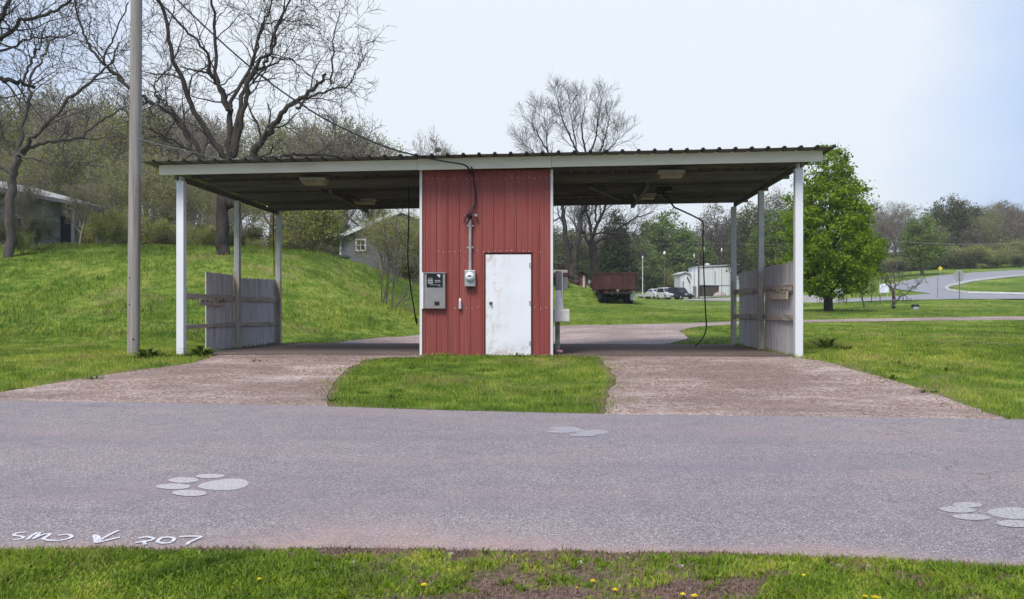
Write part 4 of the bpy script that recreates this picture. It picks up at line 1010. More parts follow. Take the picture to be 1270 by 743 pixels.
# --- background trees: a few builds, copied
def bg_make(kind, seed):
    rng = np.random.default_rng(seed); root = bpy.data.objects.new('source', None)
    if kind == 'bare':
        P = dict(P_BARE, n=[12, 7, 6, 4], rmin=.014); out, tips = auto_tree(rng, 10, .2, P); cr = None; bk = B_TWIG
        c = np.array(tips); c = np.repeat(c, 2, 0) + rng.normal(0, .12, (2 * len(c), 3)); rnd = rng.uniform(0, 1, len(c)); cr = (c, rnd, .045, L_BROWN if seed % 2 else L_YEL, rng)
    elif kind == 'budding':
        P = dict(P_BARE, n=[11, 7, 5, 4], rmin=.014); out, tips = auto_tree(rng, 9, .17, P); bk = B_TWIG
        c = np.array(tips); c = np.repeat(c, 5, 0) + rng.normal(0, .2, (5 * len(c), 3)); rnd = rng.uniform(0, 1, len(c)); cr = (c, rnd, .06, L_YEL, rng)
    elif kind == 'brush':
        P = dict(max=3, n=[7, 6, 5], t0=[.2, .15, .1], ang=[30, 38, 42], up=[.2, .1, 0], len=[1.6, .9, .5], rr=[.6, .6, .7], rmin=.010, seg=[5, 5, 4, 3], taper=.4, wob=.15, trop=.05)
        out = []; tips = []
        for k in range(9):
            a = rng.uniform(0, 6.28); q = rng.uniform(0, .9); p = np.array([q * math.cos(a), q * math.sin(a), -.2])
            grow(out, rng, p, unit(np.array([math.cos(a) * .35, math.sin(a) * .35, 1])), rng.uniform(1.8, 3.6), .035, 0, P, tips)
        bk = B_TWIG; c = np.array(tips); c = np.repeat(c, 6, 0) + rng.normal(0, .2, (6 * len(c), 3)); c[:, 2] = np.maximum(c[:, 2], .1)
        cr = (c, rng.uniform(0, 1, len(c)), .07, L_OLIVE if seed % 2 else L_YEL, rng)
    else:
        spec = {'green': ([(1.2, .6), (2.2, 2.2), (4, 2.9), (6, 2.6), (7.6, 1.7), (8.8, .4)], L_GREEN, 320, 34, .34, .13),
                'olive': ([(.6, 1.2), (2, 3.0), (4.5, 3.8), (7, 3.4), (9, 2.2), (10.4, .6)], L_OLIVE, 420, 34, .42, .13),
                'cedar': ([(.2, 1.6), (1.5, 2.4), (4, 2.2), (6, 1.6), (8, .9), (9.4, .15)], L_CEDAR, 420, 40, .28, .11),
                'pale': ([(1.3, 1.3), (2.2, 2.4), (3.6, 2.6), (5, 2.1), (6.2, 1.0), (6.7, .3)], L_PALE, 260, 26, .30, .11),
                'brown': ([(1.6, 1.0), (3, 2.6), (5.5, 3.3), (8, 2.8), (9.6, 1.5), (10.6, .3)], L_BROWN, 330, 24, .42, .10)}[kind]
        P = dict(P_BARE, n=[12, 7, 5, 3], rmin=.02); h = spec[0][-1][0]
        out, tips = auto_tree(rng, h, .2, dict(P, len=[h * .36, h * .17, h * .085, h * .05], max=3 if kind != 'brown' else 4)); bk = B_GREY
        c, rnd = clumps(rng, spec[0], spec[2], spec[3], spec[4], .3, .45, seed); cr = (c, rnd, spec[5], spec[1], rng)
    V, Fc = tubes_np(out, (7, 5, 4, 3, 3)); objs = [mesh_np('trunk', V, Fc, bk, smooth=True), leaves_np(cr[0], cr[2], cr[4], cr[1], 'crown', cr[3], None)]
    top = max(V[:, 2].max(), np.percentile(cr[0][:, 2], 99.5)); meshes = [o.data for o in objs]
    for o in objs: bpy.data.objects.remove(o)
    bpy.data.objects.remove(root); return meshes, float(top)
BG = {}
for kind, seeds in (('bare', (1, 2, 3)), ('budding', (4, 5)), ('brush', (6, 7)), ('green', (8, 9)), ('olive', (10, 11)), ('cedar', (12,)), ('pale', (13,)), ('brown', (14, 15))):
    BG[kind] = [bg_make(kind, s_) for s_ in seeds]
_bgr = random.Random(77); _cnt = {}
def bg(kind, px, Y, top_px, label, group=None, name=None, wid=1.0, var=None):
    i = _cnt.get(kind, 0); _cnt[kind] = i + 1
    meshes, top = BG[kind][(i if var is None else var) % len(BG[kind])]
    x, y, z = P3(px, Y); h = ZC - (top_px - CY) / F * Y - z; sc = max(h, .8) / top
    t = thing(name or {'cedar': 'cedar_tree', 'brush': 'brush_shrub'}.get(kind, 'tree'), label, 'shrub' if kind == 'brush' else 'tree', (x, y, z - .05), _bgr.uniform(0, 6.28), group)
    t.scale = (sc * wid, sc * wid, sc)
    for n_, me in zip(('trunk', 'crown'), meshes):
        o = bpy.data.objects.new(n_, me); C.objects.link(o); o.parent = t
    return t
# woods on the left bank
GL = 'trees of the bare wood on the left bank'
for px, Y, tp in ((90, 80, 100), (170, 82, 110), (0, 80, 90), (-150, 66, 100), (-230, 62, 90), (-310, 68, 110), (-110, 76, 105), (-60, 58, 60), (30, 62, 120), (72, 56, 118), (108, 66, 112), (148, 60, 125), (205, 64, 118), (238, 58, 130), (262, 70, 122), (-20, 70, 105), (180, 72, 128), (335, 66, 140), (385, 62, 150), (430, 68, 138), (462, 74, 150), (360, 78, 132), (412, 80, 140)):
    k = 'bare' if _bgr.random() < .45 else 'budding'
    bg(k, px, Y, tp, 'slender grey trunked tree just coming into bud in the wood on the left bank', GL, 'woodland_tree', 1.1)
for px, Y, tp in ((60, 50, 150), (112, 52, 165), (190, 54, 170), (222, 52, 190), (300, 58, 205), (140, 48, 190), (20, 54, 170)):
    bg('budding', px, Y, tp, 'low bushy tree hazed with yellow green leaves at the edge of the left wood', 'leafing trees at the edge of the left wood', 'woodland_tree', .9)
GB = 'brush along the top of the left bank'
for k in range(62):
    px = -40 + (k % 34) * 16.5 + _bgr.uniform(-5, 5); Y = (_bgr.uniform(41, 52) if px > 130 else _bgr.uniform(48, 54)) + (18 if k >= 34 else 0)
    if 410 < px < 500 and k < 34: Y = _bgr.uniform(66, 72)
    x, y, z = P3(px, Y); py = CY - (z - ZC) * F / Y
    if _bgr.random() < .5: bg('budding' if _bgr.random() < .6 else 'bare', px, Y + 1, py - _bgr.uniform(70, 120), 'thin brown sapling standing in the brush along the top of the left bank', 'saplings in the brush on the left bank', 'sapling', 1.2)
    bg('brush', px, Y, py - _bgr.uniform(18, 50), 'tangled brown green brush along the top of the left bank under the woods', GB, None, 1.1)
for px, Y, tp, lab in ((385, 47, 236, 'dark multi stemmed shrub seen through the left bay, left of the grey house'), (365, 52, 246, 'olive leafed shrub behind the rear post of the left bay')):
    bg('brush', px, Y, tp, lab, None, None, .9)
for px, Y, tp, lab in ((47, 34.5, 262, 'upright brown stemmed bush directly in front of the old house, nearest its middle'), (8, 34.5, 266, 'tangled bush in front of the left end of the old house by the slim tree'), (122, 37, 262, 'scrubby bush just left of the utility pole on top of the bank'), (145, 38, 258, 'leafy bush directly behind the utility pole on top of the bank'), (28, 33.5, 285, 'low scrub at the crest between the two bushes before the old house')):
    bg('brush', px, Y, tp, lab, None, None, .75, 1 if px in (47, 8) else 0)
for px, Y, tp in ((486, 47, 262), (498, 50, 255), (508, 46, 272), (516, 52, 258), (472, 52, 262), (530, 50, 262)):
    bg('budding', px, Y, tp, 'thin budding sapling crowding the right half of the grey house beside the booth', 'saplings before the grey house', 'sapling', 1.3)
for px, Y, tp in ((34, 35.5, 215), (98, 37, 215)):
    bg('bare', px, Y, tp, 'thin leafless sapling standing right in front of the old house', 'saplings before the old house', 'sapling', 1.1)
# seen through the right bay and beyond
bg('cedar', 764, 92, 266, 'dense dark evergreen behind the dump truck', wid=1.05)
bg('green', 830, 160, 264, 'bright green tree beyond the white metal building, left of the reddish one', wid=1.15)
bg('green', 806, 165, 274, 'small green tree between the evergreen and the bright green tree', wid=1.0)
bg('brown', 884, 158, 252, 'tall tree with reddish brown buds behind the white metal building', wid=.8)
bg('pale', 862, 156, 296, 'low yellow green tree just above the roof of the white metal building', wid=1.3)
bg('pale', 795, 152, 300, 'pale yellow green tree behind the parked cars', wid=1.2)
bg('olive', 932, 125, 256, 'olive green tree seen between the two rear posts of the right bay', wid=.8)
bg('green', 962, 112, 262, 'green tree seen just left of the right front post')
bg('brown', 958, 150, 236, 'brown bare crowned tree above the right fence', wid=.8)
bg('brown', 912, 160, 262, 'brown tree behind the right rear post')
bg('bare', 545, 75, 160, 'thin bare treetop with a dark nest showing over the roof above the booth', var=0, wid=.6)
for px, Y, tp in ((700, 120, 285), (680, 130, 280), (735, 125, 280), (780, 160, 292), (850, 165, 285), (905, 170, 280), (748, 150, 290), (660, 110, 290), (812, 170, 296), (880, 170, 290), (938, 165, 285), (720, 150, 285), (985, 170, 262)):
    bg('brown' if _bgr.random() < .5 else 'olive', px, Y, tp, 'dull olive brown tree in the wood far behind the booth and the truck', 'trees of the wood far behind the truck', 'woodland_tree', 1.15)
for px, Y in [(648 + 26 * k, 105 + (k * 37) % 40) for k in range(13)]:
    x, y, z = P3(px, Y); py = CY - (z - ZC) * F / Y
    if px > 775: Y = 152 + (px % 9); x, y, z = P3(px, Y); py = CY - (z - ZC) * F / Y
    bg('brush', px, Y, py - 32, 'dark brush at the foot of the wood behind the lawn and the truck', 'brush at the foot of the wood behind the truck', None, 1.4)
# right-hand wood beyond the far road
bg('pale', 1144, 100, 268, 'pale green round tree on the verge across the far road', wid=1.0)
GR = 'trees of the wood beyond the far road'
for px, Y, tp, k in ((1086, 150, 244, 'bare'), (1114, 160, 244, 'bare'), (1100, 170, 268, 'brown'), (1068, 165, 262, 'brown'), (1132, 175, 272, 'olive'), (1158, 165, 258, 'brown'), (1178, 150, 246, 'olive'), (1196, 158, 252, 'olive'), (1212, 150, 264, 'budding'), (1232, 160, 246, 'budding'), (1250, 150, 246, 'bare'), (1268, 165, 262, 'olive'), (1290, 155, 250, 'olive'), (1310, 165, 250, 'budding'), (1188, 175, 262, 'olive'), (1222, 170, 256, 'brown'), (1258, 170, 258, 'brown'), (1244, 175, 252, 'olive'), (1340, 160, 250, 'brown'), (1206, 145, 282, 'brown'), (1166, 145, 280, 'brown')):
    bg(k, px, Y, tp, 'brown grey tree coming into bud in the wood beyond the far road', GR, 'woodland_tree', 1.0 if k in ('olive', 'brown') else 1.3)
for k in range(44):
    px = 1040 + (k % 22) * 13.5 + _bgr.uniform(-4, 4); Y = _bgr.uniform(122, 138) + (18 if k >= 22 else 0)
    x, y, z = P3(px, Y); py = CY - (z - ZC) * F / Y
    bg('brush', px, Y, py - _bgr.uniform(16, 32), 'dull brush along the foot of the wood beyond the far road', 'brush at the foot of the wood beyond the far road', None, 1.9)
# saplings in front of the grey house, and the young tree by the pear
rng = np.random.default_rng(31)
for px, Y, tops, lab in ((476, 35.5, ((470, 300), (478, 268), (492, 300)), 'leafless sapling clump with straight stems on the bank, left of the hanging hose'), (487, 34, ((508, 345), (498, 300), (482, 262)), 'leaning thin sapling on the bank directly left of the hanging hose')):
    x, y, z = P3(px, Y); out = []; tips = []
    P = dict(max=2, n=[9, 5], t0=[.3, .2], ang=[42, 40], up=[.2, .1], len=[.8, .4], rr=[.5, .6], rmin=.008, seg=[6, 4, 3], taper=.3, wob=.07, trop=.02)
    for tx, ty in tops:
        q = np.array([(tx - px) / F * Y, rng.uniform(-.6, .6), ZC - (ty - CY) / F * Y - z]); l = np.linalg.norm(q)
        grow(out, rng, np.array([rng.uniform(-.1, .1), 0, -.1]), q / l, l, .035, 0, P, tips)
    c = np.repeat(np.array(tips), 2, 0); c = c + rng.normal(0, .08, c.shape)
    tree('sapling', lab, (x, y, z), out, B_GREY, crown=(c, rng.uniform(0, 1, len(c)), .03, L_YEL, rng))
x, y, z = P3(1072, 52); out = []; tips = []
grow(out, rng, np.array([0, 0, -.1]), np.array([0, 0, 1.]), 1.5, .05, 0, dict(P, n=[8, 4], len=[.7, .4]), tips)
c, rnd = clumps(rng, [(.75, .3), (1.1, .95), (1.5, .95), (1.8, .4)], 60, 24, .13, .3, .4, 3)
tree('young_dogwood', 'young pale leafed tree in the lawn at the right foot of the bright green tree', (x, y, z), out, B_GREY, crown=(c, rnd, .05, L_PALE, rng))

# ------------------------------------------------------------------ grass
def blade_mat():
    m = bpy.data.materials.new('grass_blades'); m.use_nodes = True; nt = m.node_tree; b = nt.nodes['Principled BSDF']
    b.inputs['Roughness'].default_value = .6; b.inputs['Specular IOR Level'].default_value = .25
    g = grass_color(nt, coords(nt))
    g = mix(nt, 1.0, g, ramp(nt, attr(nt, 'rnd'), [(0, (.85, .9, .65)), (.5, (1.4, 1.38, 1.1)), (.86, (2.1, 1.85, 1.3)), (.93, (1.9, 1.1, 2.2)), (1, (1.9, .95, 2.6))]), 'MULTIPLY')
    nt.links.new(g, b.inputs['Base Color'])
    t = nt.nodes.new('ShaderNodeBsdfTranslucent'); nt.links.new(g, t.inputs[0])
    ms = nt.nodes.new('ShaderNodeMixShader'); ms.inputs[0].default_value = .4
    nt.links.new(b.outputs[0], ms.inputs[1]); nt.links.new(t.outputs[0], ms.inputs[2]); nt.links.new(ms.outputs[0], nt.nodes['Material Output'].inputs[0]); return m
M_BLADE = blade_mat()
def blades(name, x, y, h, wd, rng, bend=.5, dz=0, rnd=None):
    """two-piece bent blades; x, y roots; h, wd arrays"""
    n = len(x); z = terrain(x, y) + dz; th = rng.uniform(0, 2 * np.pi, n); ph = rng.uniform(0, 2 * np.pi, n)
    dx, dy = np.cos(th) * wd / 2, np.sin(th) * wd / 2; bx, by = np.cos(ph), np.sin(ph); k = rng.uniform(.1, 1, n) * bend * h
    mz = h * .6; a = np.stack([x - dx, y - dy, z - .01], 1); b = np.stack([x + dx, y + dy, z - .01], 1)
    c = np.stack([x + dx * .7 + bx * k * .35, y + dy * .7 + by * k * .35, z + mz], 1); d = np.stack([x - dx * .7 + bx * k * .35, y - dy * .7 + by * k * .35, z + mz], 1)
    e = np.stack([x + dx * .1 + bx * k, y + dy * .1 + by * k, z + h * rng.uniform(.8, 1, n)], 1); f = np.stack([x - dx * .1 + bx * k, y - dy * .1 + by * k, e[:, 2]], 1)
    V = np.stack([a, b, c, d, e, f], 1).reshape(-1, 3); i = np.arange(n)[:, None] * 6
    Fc = np.concatenate([i + [0, 1, 2, 3], i + [3, 2, 4, 5]], 0)
    rnd = rng.uniform(0, .9, n) if rnd is None else rnd
    o = mesh_np(name, V, Fc, M_BLADE, rnd=np.repeat(rnd, 6)); o['kind'] = 'stuff'; o['label'] = {'verge_grass': 'short weedy grass on the near verge', 'lawn_grass': 'rough spring lawn around the car wash'}.get(name, 'grass on the far lawns and bank'); o['category'] = 'grass'
    return o
def scatter(rng, x0, x1, y0, y1, n): return rng.uniform(x0, x1, n), rng.uniform(y0, y1, n)
rng = np.random.default_rng(51)
# near verge
x, y = scatter(rng, -4.2, 4.2, 3.0, 5.0, 150000)
d = dirt_at(x, y); k = (y < rline(ROAD_NEAR, x) + .03 * rng.normal(0, 1, len(x))) & (rng.uniform(0, 1, len(x)) > d * 1.03 - .02) & (np.abs(x) < y * .66 + .3) & (y > 3.2)
x, y, d = x[k], y[k], d[k]
nz = fbm(x * 5, y * 5, 77); dd = rline(ROAD_NEAR, x) - y
h = (.016 + .06 * nz ** 1.6) * rng.uniform(.5, 1.35, len(x)) * (1 - .5 * d) * (1 + .0 * dd)
leafy = rng.uniform(0, 1, len(x)) < .5 * fbm(x * 3, y * 3, 8) + .2
rn = rng.uniform(0, .9, len(x)); rn = np.where(leafy, .55 + rn * .38, .3 + rn * .65); rn[rng.uniform(0, 1, len(x)) < .05 + .25 * d] = .96
wd = np.where(leafy, rng.uniform(.010, .024, len(x)), rng.uniform(.003, .007, len(x)))
blades('verge_grass', x, y, np.where(leafy, h * .75, h * 1.2), wd, rng, 1.1, -.002, rn)
M_LITTER = mat('dry_litter', (.27, .175, .13), (.12, .078, .058), 9, .9)
x, y = scatter(rng, -4.2, 4.2, 3.0, 5.0, 90000); d = dirt_at(x, y)
k = (y < rline(ROAD_NEAR, x) + .02 * rng.normal(0, 1, len(x))) & (rng.uniform(0, 1, len(x)) < d * .9 + .06) & (np.abs(x) < y * .66 + .3) & (y > 3.2); x, y = x[k], y[k]
o = blades('dry_litter', x, y, rng.uniform(.006, .026, len(x)), rng.uniform(.003, .009, len(x)), rng, 1.6, -.002); o.data.materials.clear(); o.data.materials.append(M_LITTER); o['label'] = 'dry brown stems and litter on the bare verge soil'; o['category'] = 'litter'
# lawns round the car wash
x, y = scatter(rng, -14, 14, 9.3, 23, 330000)
k = (np.abs(x) < y * .66 + .5) & (y > rline(ROAD_FAR, x) - .1) & (rng.uniform(0, 1, len(x)) < np.interp(y, [9, 16, 23], [1, .8, .5])); x, y = x[k], y[k]
k = ~bare_of_grass(x, y); 
e = np.full(len(x), 9.)
for q in ('driveway_left', 'driveway_right'): e = np.minimum(e, edge_dist(POLY[q], x, y))
er = np.abs(y - rline(ROAD_FAR, x))
k |= (rng.uniform(0, 1, len(x)) < .75 * np.exp(-e / (.04 + .14 * fbm(x * 1.3, y * 1.3, 61) ** 2))) & ~inside(POLY['concrete_slab'], x, y) & ~inside(POLY['road'], x, y)
k |= (er < .09) & (rng.uniform(0, 1, len(x)) < .3) & ~inside(POLY['driveway_left'], x, y) & ~inside(POLY['driveway_right'], x, y)
u_, v_ = WL(x, y); k &= ~((u_ > BW0 - .05) & (u_ < BW1 + .05) & (v_ > -.03)); d = dirt_at(x, y); k &= rng.uniform(0, 1, len(x)) > d * .75
x, y, e = x[k], y[k], e[k]; nz = fbm(x * 1.7, y * 1.7, 91); u_, v_ = WL(x, y)
isl = (u_ > -4) & (u_ < 3) & (v_ < .2)
h = (.022 + .11 * nz ** 1.6) * rng.uniform(.5, 1.4, len(x)) * np.where(isl, .9, .85)
tall = (rng.uniform(0, 1, len(x)) < .03) & (np.abs(v_) < .3) ; h = np.where(tall, h * 2, h)
rn = rng.uniform(.1, .9, len(x)) ** .8; rn[rng.uniform(0, 1, len(x)) < .05] = .95
blades('lawn_grass', x, y, h, rng.uniform(.007, .014, len(x)), rng, .8, 0, rn)
# bank and back lawns
x, y = scatter(rng, -34, 34, 22, 60, 420000)
k = (np.abs(x) < y * .64 + .5) & (rng.uniform(0, 1, len(x)) < np.interp(y, [22, 30, 45, 60], [1, .75, .4, .2])); x, y = x[k], y[k]
k = ~bare_of_grass(x, y); u_, v_ = WL(x, y); k &= ~((np.abs(u_) < 6.2) & (v_ > -.2) & (v_ < 6.4)); x, y = x[k], y[k]
nz = fbm(x * .9, y * .9, 101); bank = (x < -1.5) & (terrain(x, y) > .35)
h = np.where(bank, .05 + .26 * nz ** 2, .03 + .05 * nz) * rng.uniform(.5, 1.3, len(x))
rn = rng.uniform(0, .9, len(x)); rn[bank & (rng.uniform(0, 1, len(x)) < .05)] = .93
blades('bank_grass', x, y, h, np.where(bank, .022, .02) * rng.uniform(.6, 1.3, len(x)), rng, .8, 0, rn)
# weed clumps one can tell apart
def weed(px, py, hh, label, n=46, lm=None, spread=1.0):
    X, Y = G(px, py); z = T(X, Y); t = thing('weed', label, 'weed', (X, Y, z)); rs = np.random.default_rng(int(px))
    V = []; Fc = []
    for k in range(n):
        a = rs.uniform(0, 6.28); el = rs.uniform(.3, 1.3); l = hh * rs.uniform(.5, 1.1); w_ = l * .13; s_ = np.array([-math.sin(a), math.cos(a), 0]) * w_
        r0 = rs.uniform(0, .12) * spread; p = np.array([math.cos(a) * r0, math.sin(a) * r0, -.02]); q = p + l * .6 * np.array([math.cos(a) * math.cos(el), math.sin(a) * math.cos(el), math.sin(el)]); e_ = q + l * .45 * np.array([math.cos(a) * spread, math.sin(a) * spread, .2]); o = len(V)
        V += [p - s_ * .3, p + s_ * .3, q + s_, q - s_, e_ + s_ * .1, e_ - s_ * .1]; Fc += [(o, o + 1, o + 2, o + 3), (o + 3, o + 2, o + 4, o + 5)]
    mesh_np('leaf_cluster', np.array(V), np.array(Fc), lm or L_GREEN, t, rnd=np.repeat(rs.uniform(0, .7, n), 6)); return t
weed(1026, 432, .42, 'tall dark green weed clump in the grass right of the right front post')
weed(1048, 434, .2, 'low spreading weed beside the tall clump right of the shelter', 30)
weed(185, 443, .32, 'leafy weeds at the right foot of the utility pole', 60, spread=1.6)
weed(248, 441, .36, 'leafy weeds between the left front post and the fence', 60, spread=1.4)
weed(118, 470, .14, 'small weed tuft on the edge of the left driveway', 26)
weed(322, 448, .12, 'weed tuft growing at the foot of the left fence', 16)
weed(641, 442.5, .16, 'tuft of weeds growing against the bottom of the white door', 20)

GW = 'weed tufts scattered over the lawns'
rw = random.Random(40)
for k in range(70):
    px = rw.choice((rw.uniform(1000, 1265), rw.uniform(5, 250), rw.uniform(410, 760))); py = rw.uniform(408, 505); X, Y = G(px, py)
    if bare_of_grass(np.array([X]), np.array([Y]))[0]: continue
    u, v = WL(X, Y)
    if BW0 - .1 < u < BW1 + .1 and v > -.1: continue
    t = weed(px, py, rw.uniform(.07, .17), 'small dark leafy weed tuft growing in the lawn grass', 22, L_GREEN if k % 3 else L_YEL, 1.1); t['group'] = GW
# ------------------------------------------------------------------ houses and sheds behind
M_SIDING = mat('old_grey_siding', (.30, .29, .28), (.20, .195, .185), 2, .9, stretch=(1, 1, 4), dirt=(.06, .06, .05), dscale=1)
M_GLASS = mat('dark_window_glass', (.02, .022, .026), (.05, .055, .06), 1, .15, spec=.5)
M_WFRAME = mat('white_window_frame', (.72, .72, .72))
M_TINROOF = mat('pale_corrugated_roof', (.42, .41, .41), (.22, .20, .18), 1.2, .6, stretch=(1, 3, 3), dirt=(.14, .10, .08))
a = Vector(PW(-40, 225, 37)); b_ = Vector(PW(112, 250, 46))
dx, dy = b_.x - a.x, b_.y - a.y; ang = math.atan2(dy, dx); Lh = math.hypot(dx, dy)
zg = 3.6; t = thing('old_house', 'old grey low roofed house half hidden by brush at the far left behind the bank', 'house', (a.x, a.y, zg), ang)
ze = 6.45 - zg
b = MB(); b.box((Lh / 2 - .5, 3.2, ze / 2 - .5), (Lh - .6, 6, ze + .95)); b.build('wall', M_SIDING, t)
b = MB(); n = 60
for k in range(n):
    x0, x1 = -1 + (Lh + 1.3) * k / n, -1 + (Lh + 1.3) * (k + 1) / n
    xm = (x0 + x1) / 2
    for (p0, p1) in (((-.7, ze - .05), (3.2, ze + 1.0)), ((3.2, ze + 1.0), (7.1, ze - .05))):
        b.add([(x0, p0[0], p0[1]), (xm, p0[0], p0[1] + .05), (x1, p0[0], p0[1]), (x1, p1[0], p1[1]), (xm, p1[0], p1[1] + .05), (x0, p1[0], p1[1])], [(0, 1, 4, 5), (1, 2, 3, 4)])
b.box((Lh / 2 - .35, -.68, ze - .13), (Lh + 1.2, .04, .14), 1)
b.build('roof', [M_TINROOF, mat('grey_eave_board', (.3, .29, .28))], t)
for x0, w_, h_, z_ in ((Lh * .36, .9, 1.0, 1.35), (Lh * .16, .8, .9, 1.4)):
    b = MB(); b.box((x0, .17, z_), (w_, .06, h_)); wn = b.build('window', M_GREYWOOD, t); b = MB(); b.box((x0, .13, z_), (w_ - .16, .03, h_ - .16)); b.build('pane', M_GLASS, wn)
b = MB(); b.box((Lh * .80, .16, 1.0), (.95, .06, 2.2)); b.build('door', mat('dark_doorway', (.03, .03, .028)), t)
for x0 in (Lh * .74, Lh * .97): 
    b = MB(); b.box((x0, -.5, ze / 2 - .1), (.11, .11, ze)); b.build('porch_post', M_GREYWOOD, t)
# grey gable house through the left bay
Y = 55.0; x0 = PW(422, 0, Y)[0]; zb = PW(0, 330, Y)[2]; ze = PW(0, 292, Y)[2] - zb; zr = PW(0, 264, Y)[2] - zb; W = PW(576, 0, Y)[0] - x0
t = thing('grey_house', 'blue grey gabled house with a white framed window seen through the left bay', 'house', (x0, Y, zb))
M_BSIDE, nt, bb = newmat('blue_grey_lap_siding', .7, 0, .25); v = coords(nt); wv = nt.nodes.new('ShaderNodeTexWave'); wv.bands_direction = 'Z'; wv.wave_profile = 'SAW'; wv.inputs['Scale'].default_value = 1.6; nt.links.new(v, wv.inputs['Vector'])
nt.links.new(ramp(nt, noise(nt, v, 1.2), [(.3, (.175, .18, .205)), (.7, (.215, .22, .245))]), bb.inputs['Base Color']); bump(nt, bb, wv.outputs['Fac'], .8, .03)
b = MB(); b.prism([(0, -1), (W, -1), (W, ze), (W / 2, zr), (0, ze)], 0, 9); b.build('wall', M_BSIDE, t)
b = MB()
for s_ in (0, 1):
    e0 = (-.35, ze - .22) if s_ == 0 else (W + .35, ze - .22); r_ = (W / 2, zr + .12)
    d_ = .1; b.prism([e0, r_, (r_[0], r_[1] + d_), (e0[0], e0[1] + d_)], -.35, 9.3, 0)
    b.prism([(e0[0], e0[1] - .14), (r_[0], r_[1] - .14), (r_[0], r_[1] + d_ + .01), (e0[0], e0[1] + d_ + .01)], -.39, -.352, 1)
b.build('roof', [mat('grey_shingles', (.2, .19, .19), (.14, .135, .135), 9), mat('white_rake_board', (.75, .75, .73))], t)
wx = PW(447.5, 0, Y)[0] - x0; wz = PW(0, 304, Y)[2] - zb
b = MB()
for c_, d_ in (((wx - .3, -.03, wz), (.09, .06, .80)), ((wx + .3, -.03, wz), (.09, .06, .80)), ((wx, -.03, wz + .36), (.52, .06, .09)), ((wx, -.03, wz - .36), (.52, .06, .09)), ((wx, -.03, wz), (.52, .05, .035)), ((wx, -.032, wz), (.035, .05, .62))): b.box(c_, d_)
wn = b.build('window', M_WFRAME, t); b = MB(); b.box((wx, -.008, wz), (.53, .014, .64)); b.build('pane', M_GLASS, wn)
b = MB(); b.box((.02, -.02, ze / 2 - .6), (.13, .06, ze + .9)); b.build('corner_trim', M_WFRAME, t)
dp = PW(419, 291, Y)
t2 = thing('satellite_dish', 'small white satellite dish on the left eave of the grey house', 'satellite dish', (dp[0], Y - .55, dp[2]))
b = MB(); b.lathe((0, 0, 0), [(.001, 0), (.1, .015), (.18, .045), (.22, .08), (.21, .085), (.001, .025)], 16, M=Matrix.Rotation(R(70), 4, 'X') @ Matrix.Rotation(R(-15), 4, 'Y')); b.build('reflector', mat('dish_white', (.7, .7, .7)), t2, smooth=True)
b = MB(); b.tube([(0, .03, 0), (.12, .2, -.25), (.2, .5, -.3)], .025, 6); b.build('mast', M_GALV, t2)
Y = 50; p = PW(396, 322, Y); q = PW(424, 322, Y)
t = thing('low_shed', 'low shed with a pale green white roof edge left of the grey house', 'shed', (p[0], Y, PW(0, 330, Y)[2]))
W = q[0] - p[0]
b = MB(); b.box((W / 2, 1, .15), (W - .1, 2, .4)); b.build('wall', M_SIDING, t)
b = MB(); b.prism([(-.1, .30), (W + .1, .56), (W + .1, .68), (-.1, .42)], -.2, 2.2); b.build('roof', mat('pale_green_roof', (.42, .47, .41), (.33, .38, .33), 2), t)
# dark red roofed pole shed partly hidden behind the booth
Y = 60; xa = PW(640, 0, Y)[0]; xb = PW(703.5, 0, Y)[0]; zt_ = PW(0, 335, Y)[2]; zb = T((xa + xb) / 2, Y)
t = thing('pole_shed', 'low open shed with a dark red roof edge just right of the booth', 'shed', (xa, Y, zb)); h_ = zt_ - zb; W = xb - xa
b = MB(); b.prism([(0, h_ - .22), (W, h_ - .22), (W, h_), (0, h_)], -.4, 3.5); b.box((W / 2, -.42, h_ - .35), (W, .04, .32), 1); b.build('roof', [mat('dusty_roof', (.42, .36, .34)), mat('dark_red_edge', (.075, .02, .02), (.05, .018, .018))], t)
for x_ in (.2, W * .5): b = MB(); b.box((x_, .1, (h_ - .3) / 2 - .2), (.14, .14, h_)); b.build('shed_post', M_GREYWOOD, t)
b = MB(); b.box((W * .45, 3.2, (h_ - .3) / 2 - .2), (W * .85, .08, h_)); b.build('back_wall', mat('dark_red_boards', (.09, .03, .028)), t)
Y = 72; xa = PW(714, 0, Y)[0]; xb = PW(728, 0, Y)[0]; zt_ = PW(0, 337, Y)[2]; zb = T(xa, Y) - .3; h_ = zt_ - zb; W = xb - xa
t = thing('small_barn', 'tiny red and white shed with dark roof left of the truck', 'shed', (xa, Y, zb))
b = MB(); b.box((W * .5, 1, (h_ - .2) / 2), (W * .9, 2, h_ - .2), 0); b.box((W * .72, -.02, h_ * .45), (.16, .03, h_ * .8), 1); b.box((W * .5, -.025, h_ * .35), (.5, .03, .12), 1); b.build('wall', [mat('barn_red', (.26, .07, .06)), M_WFRAME], t)
b = MB(); b.prism([(-.15, h_ - .32), (W * .5, h_), (W + .1, h_ - .35), (W + .1, h_ - .25), (W * .5, h_ + .12), (-.15, h_ - .22)], -.3, 2.2); b.build('roof', mat('dark_shed_roof', (.045, .04, .04)), t)

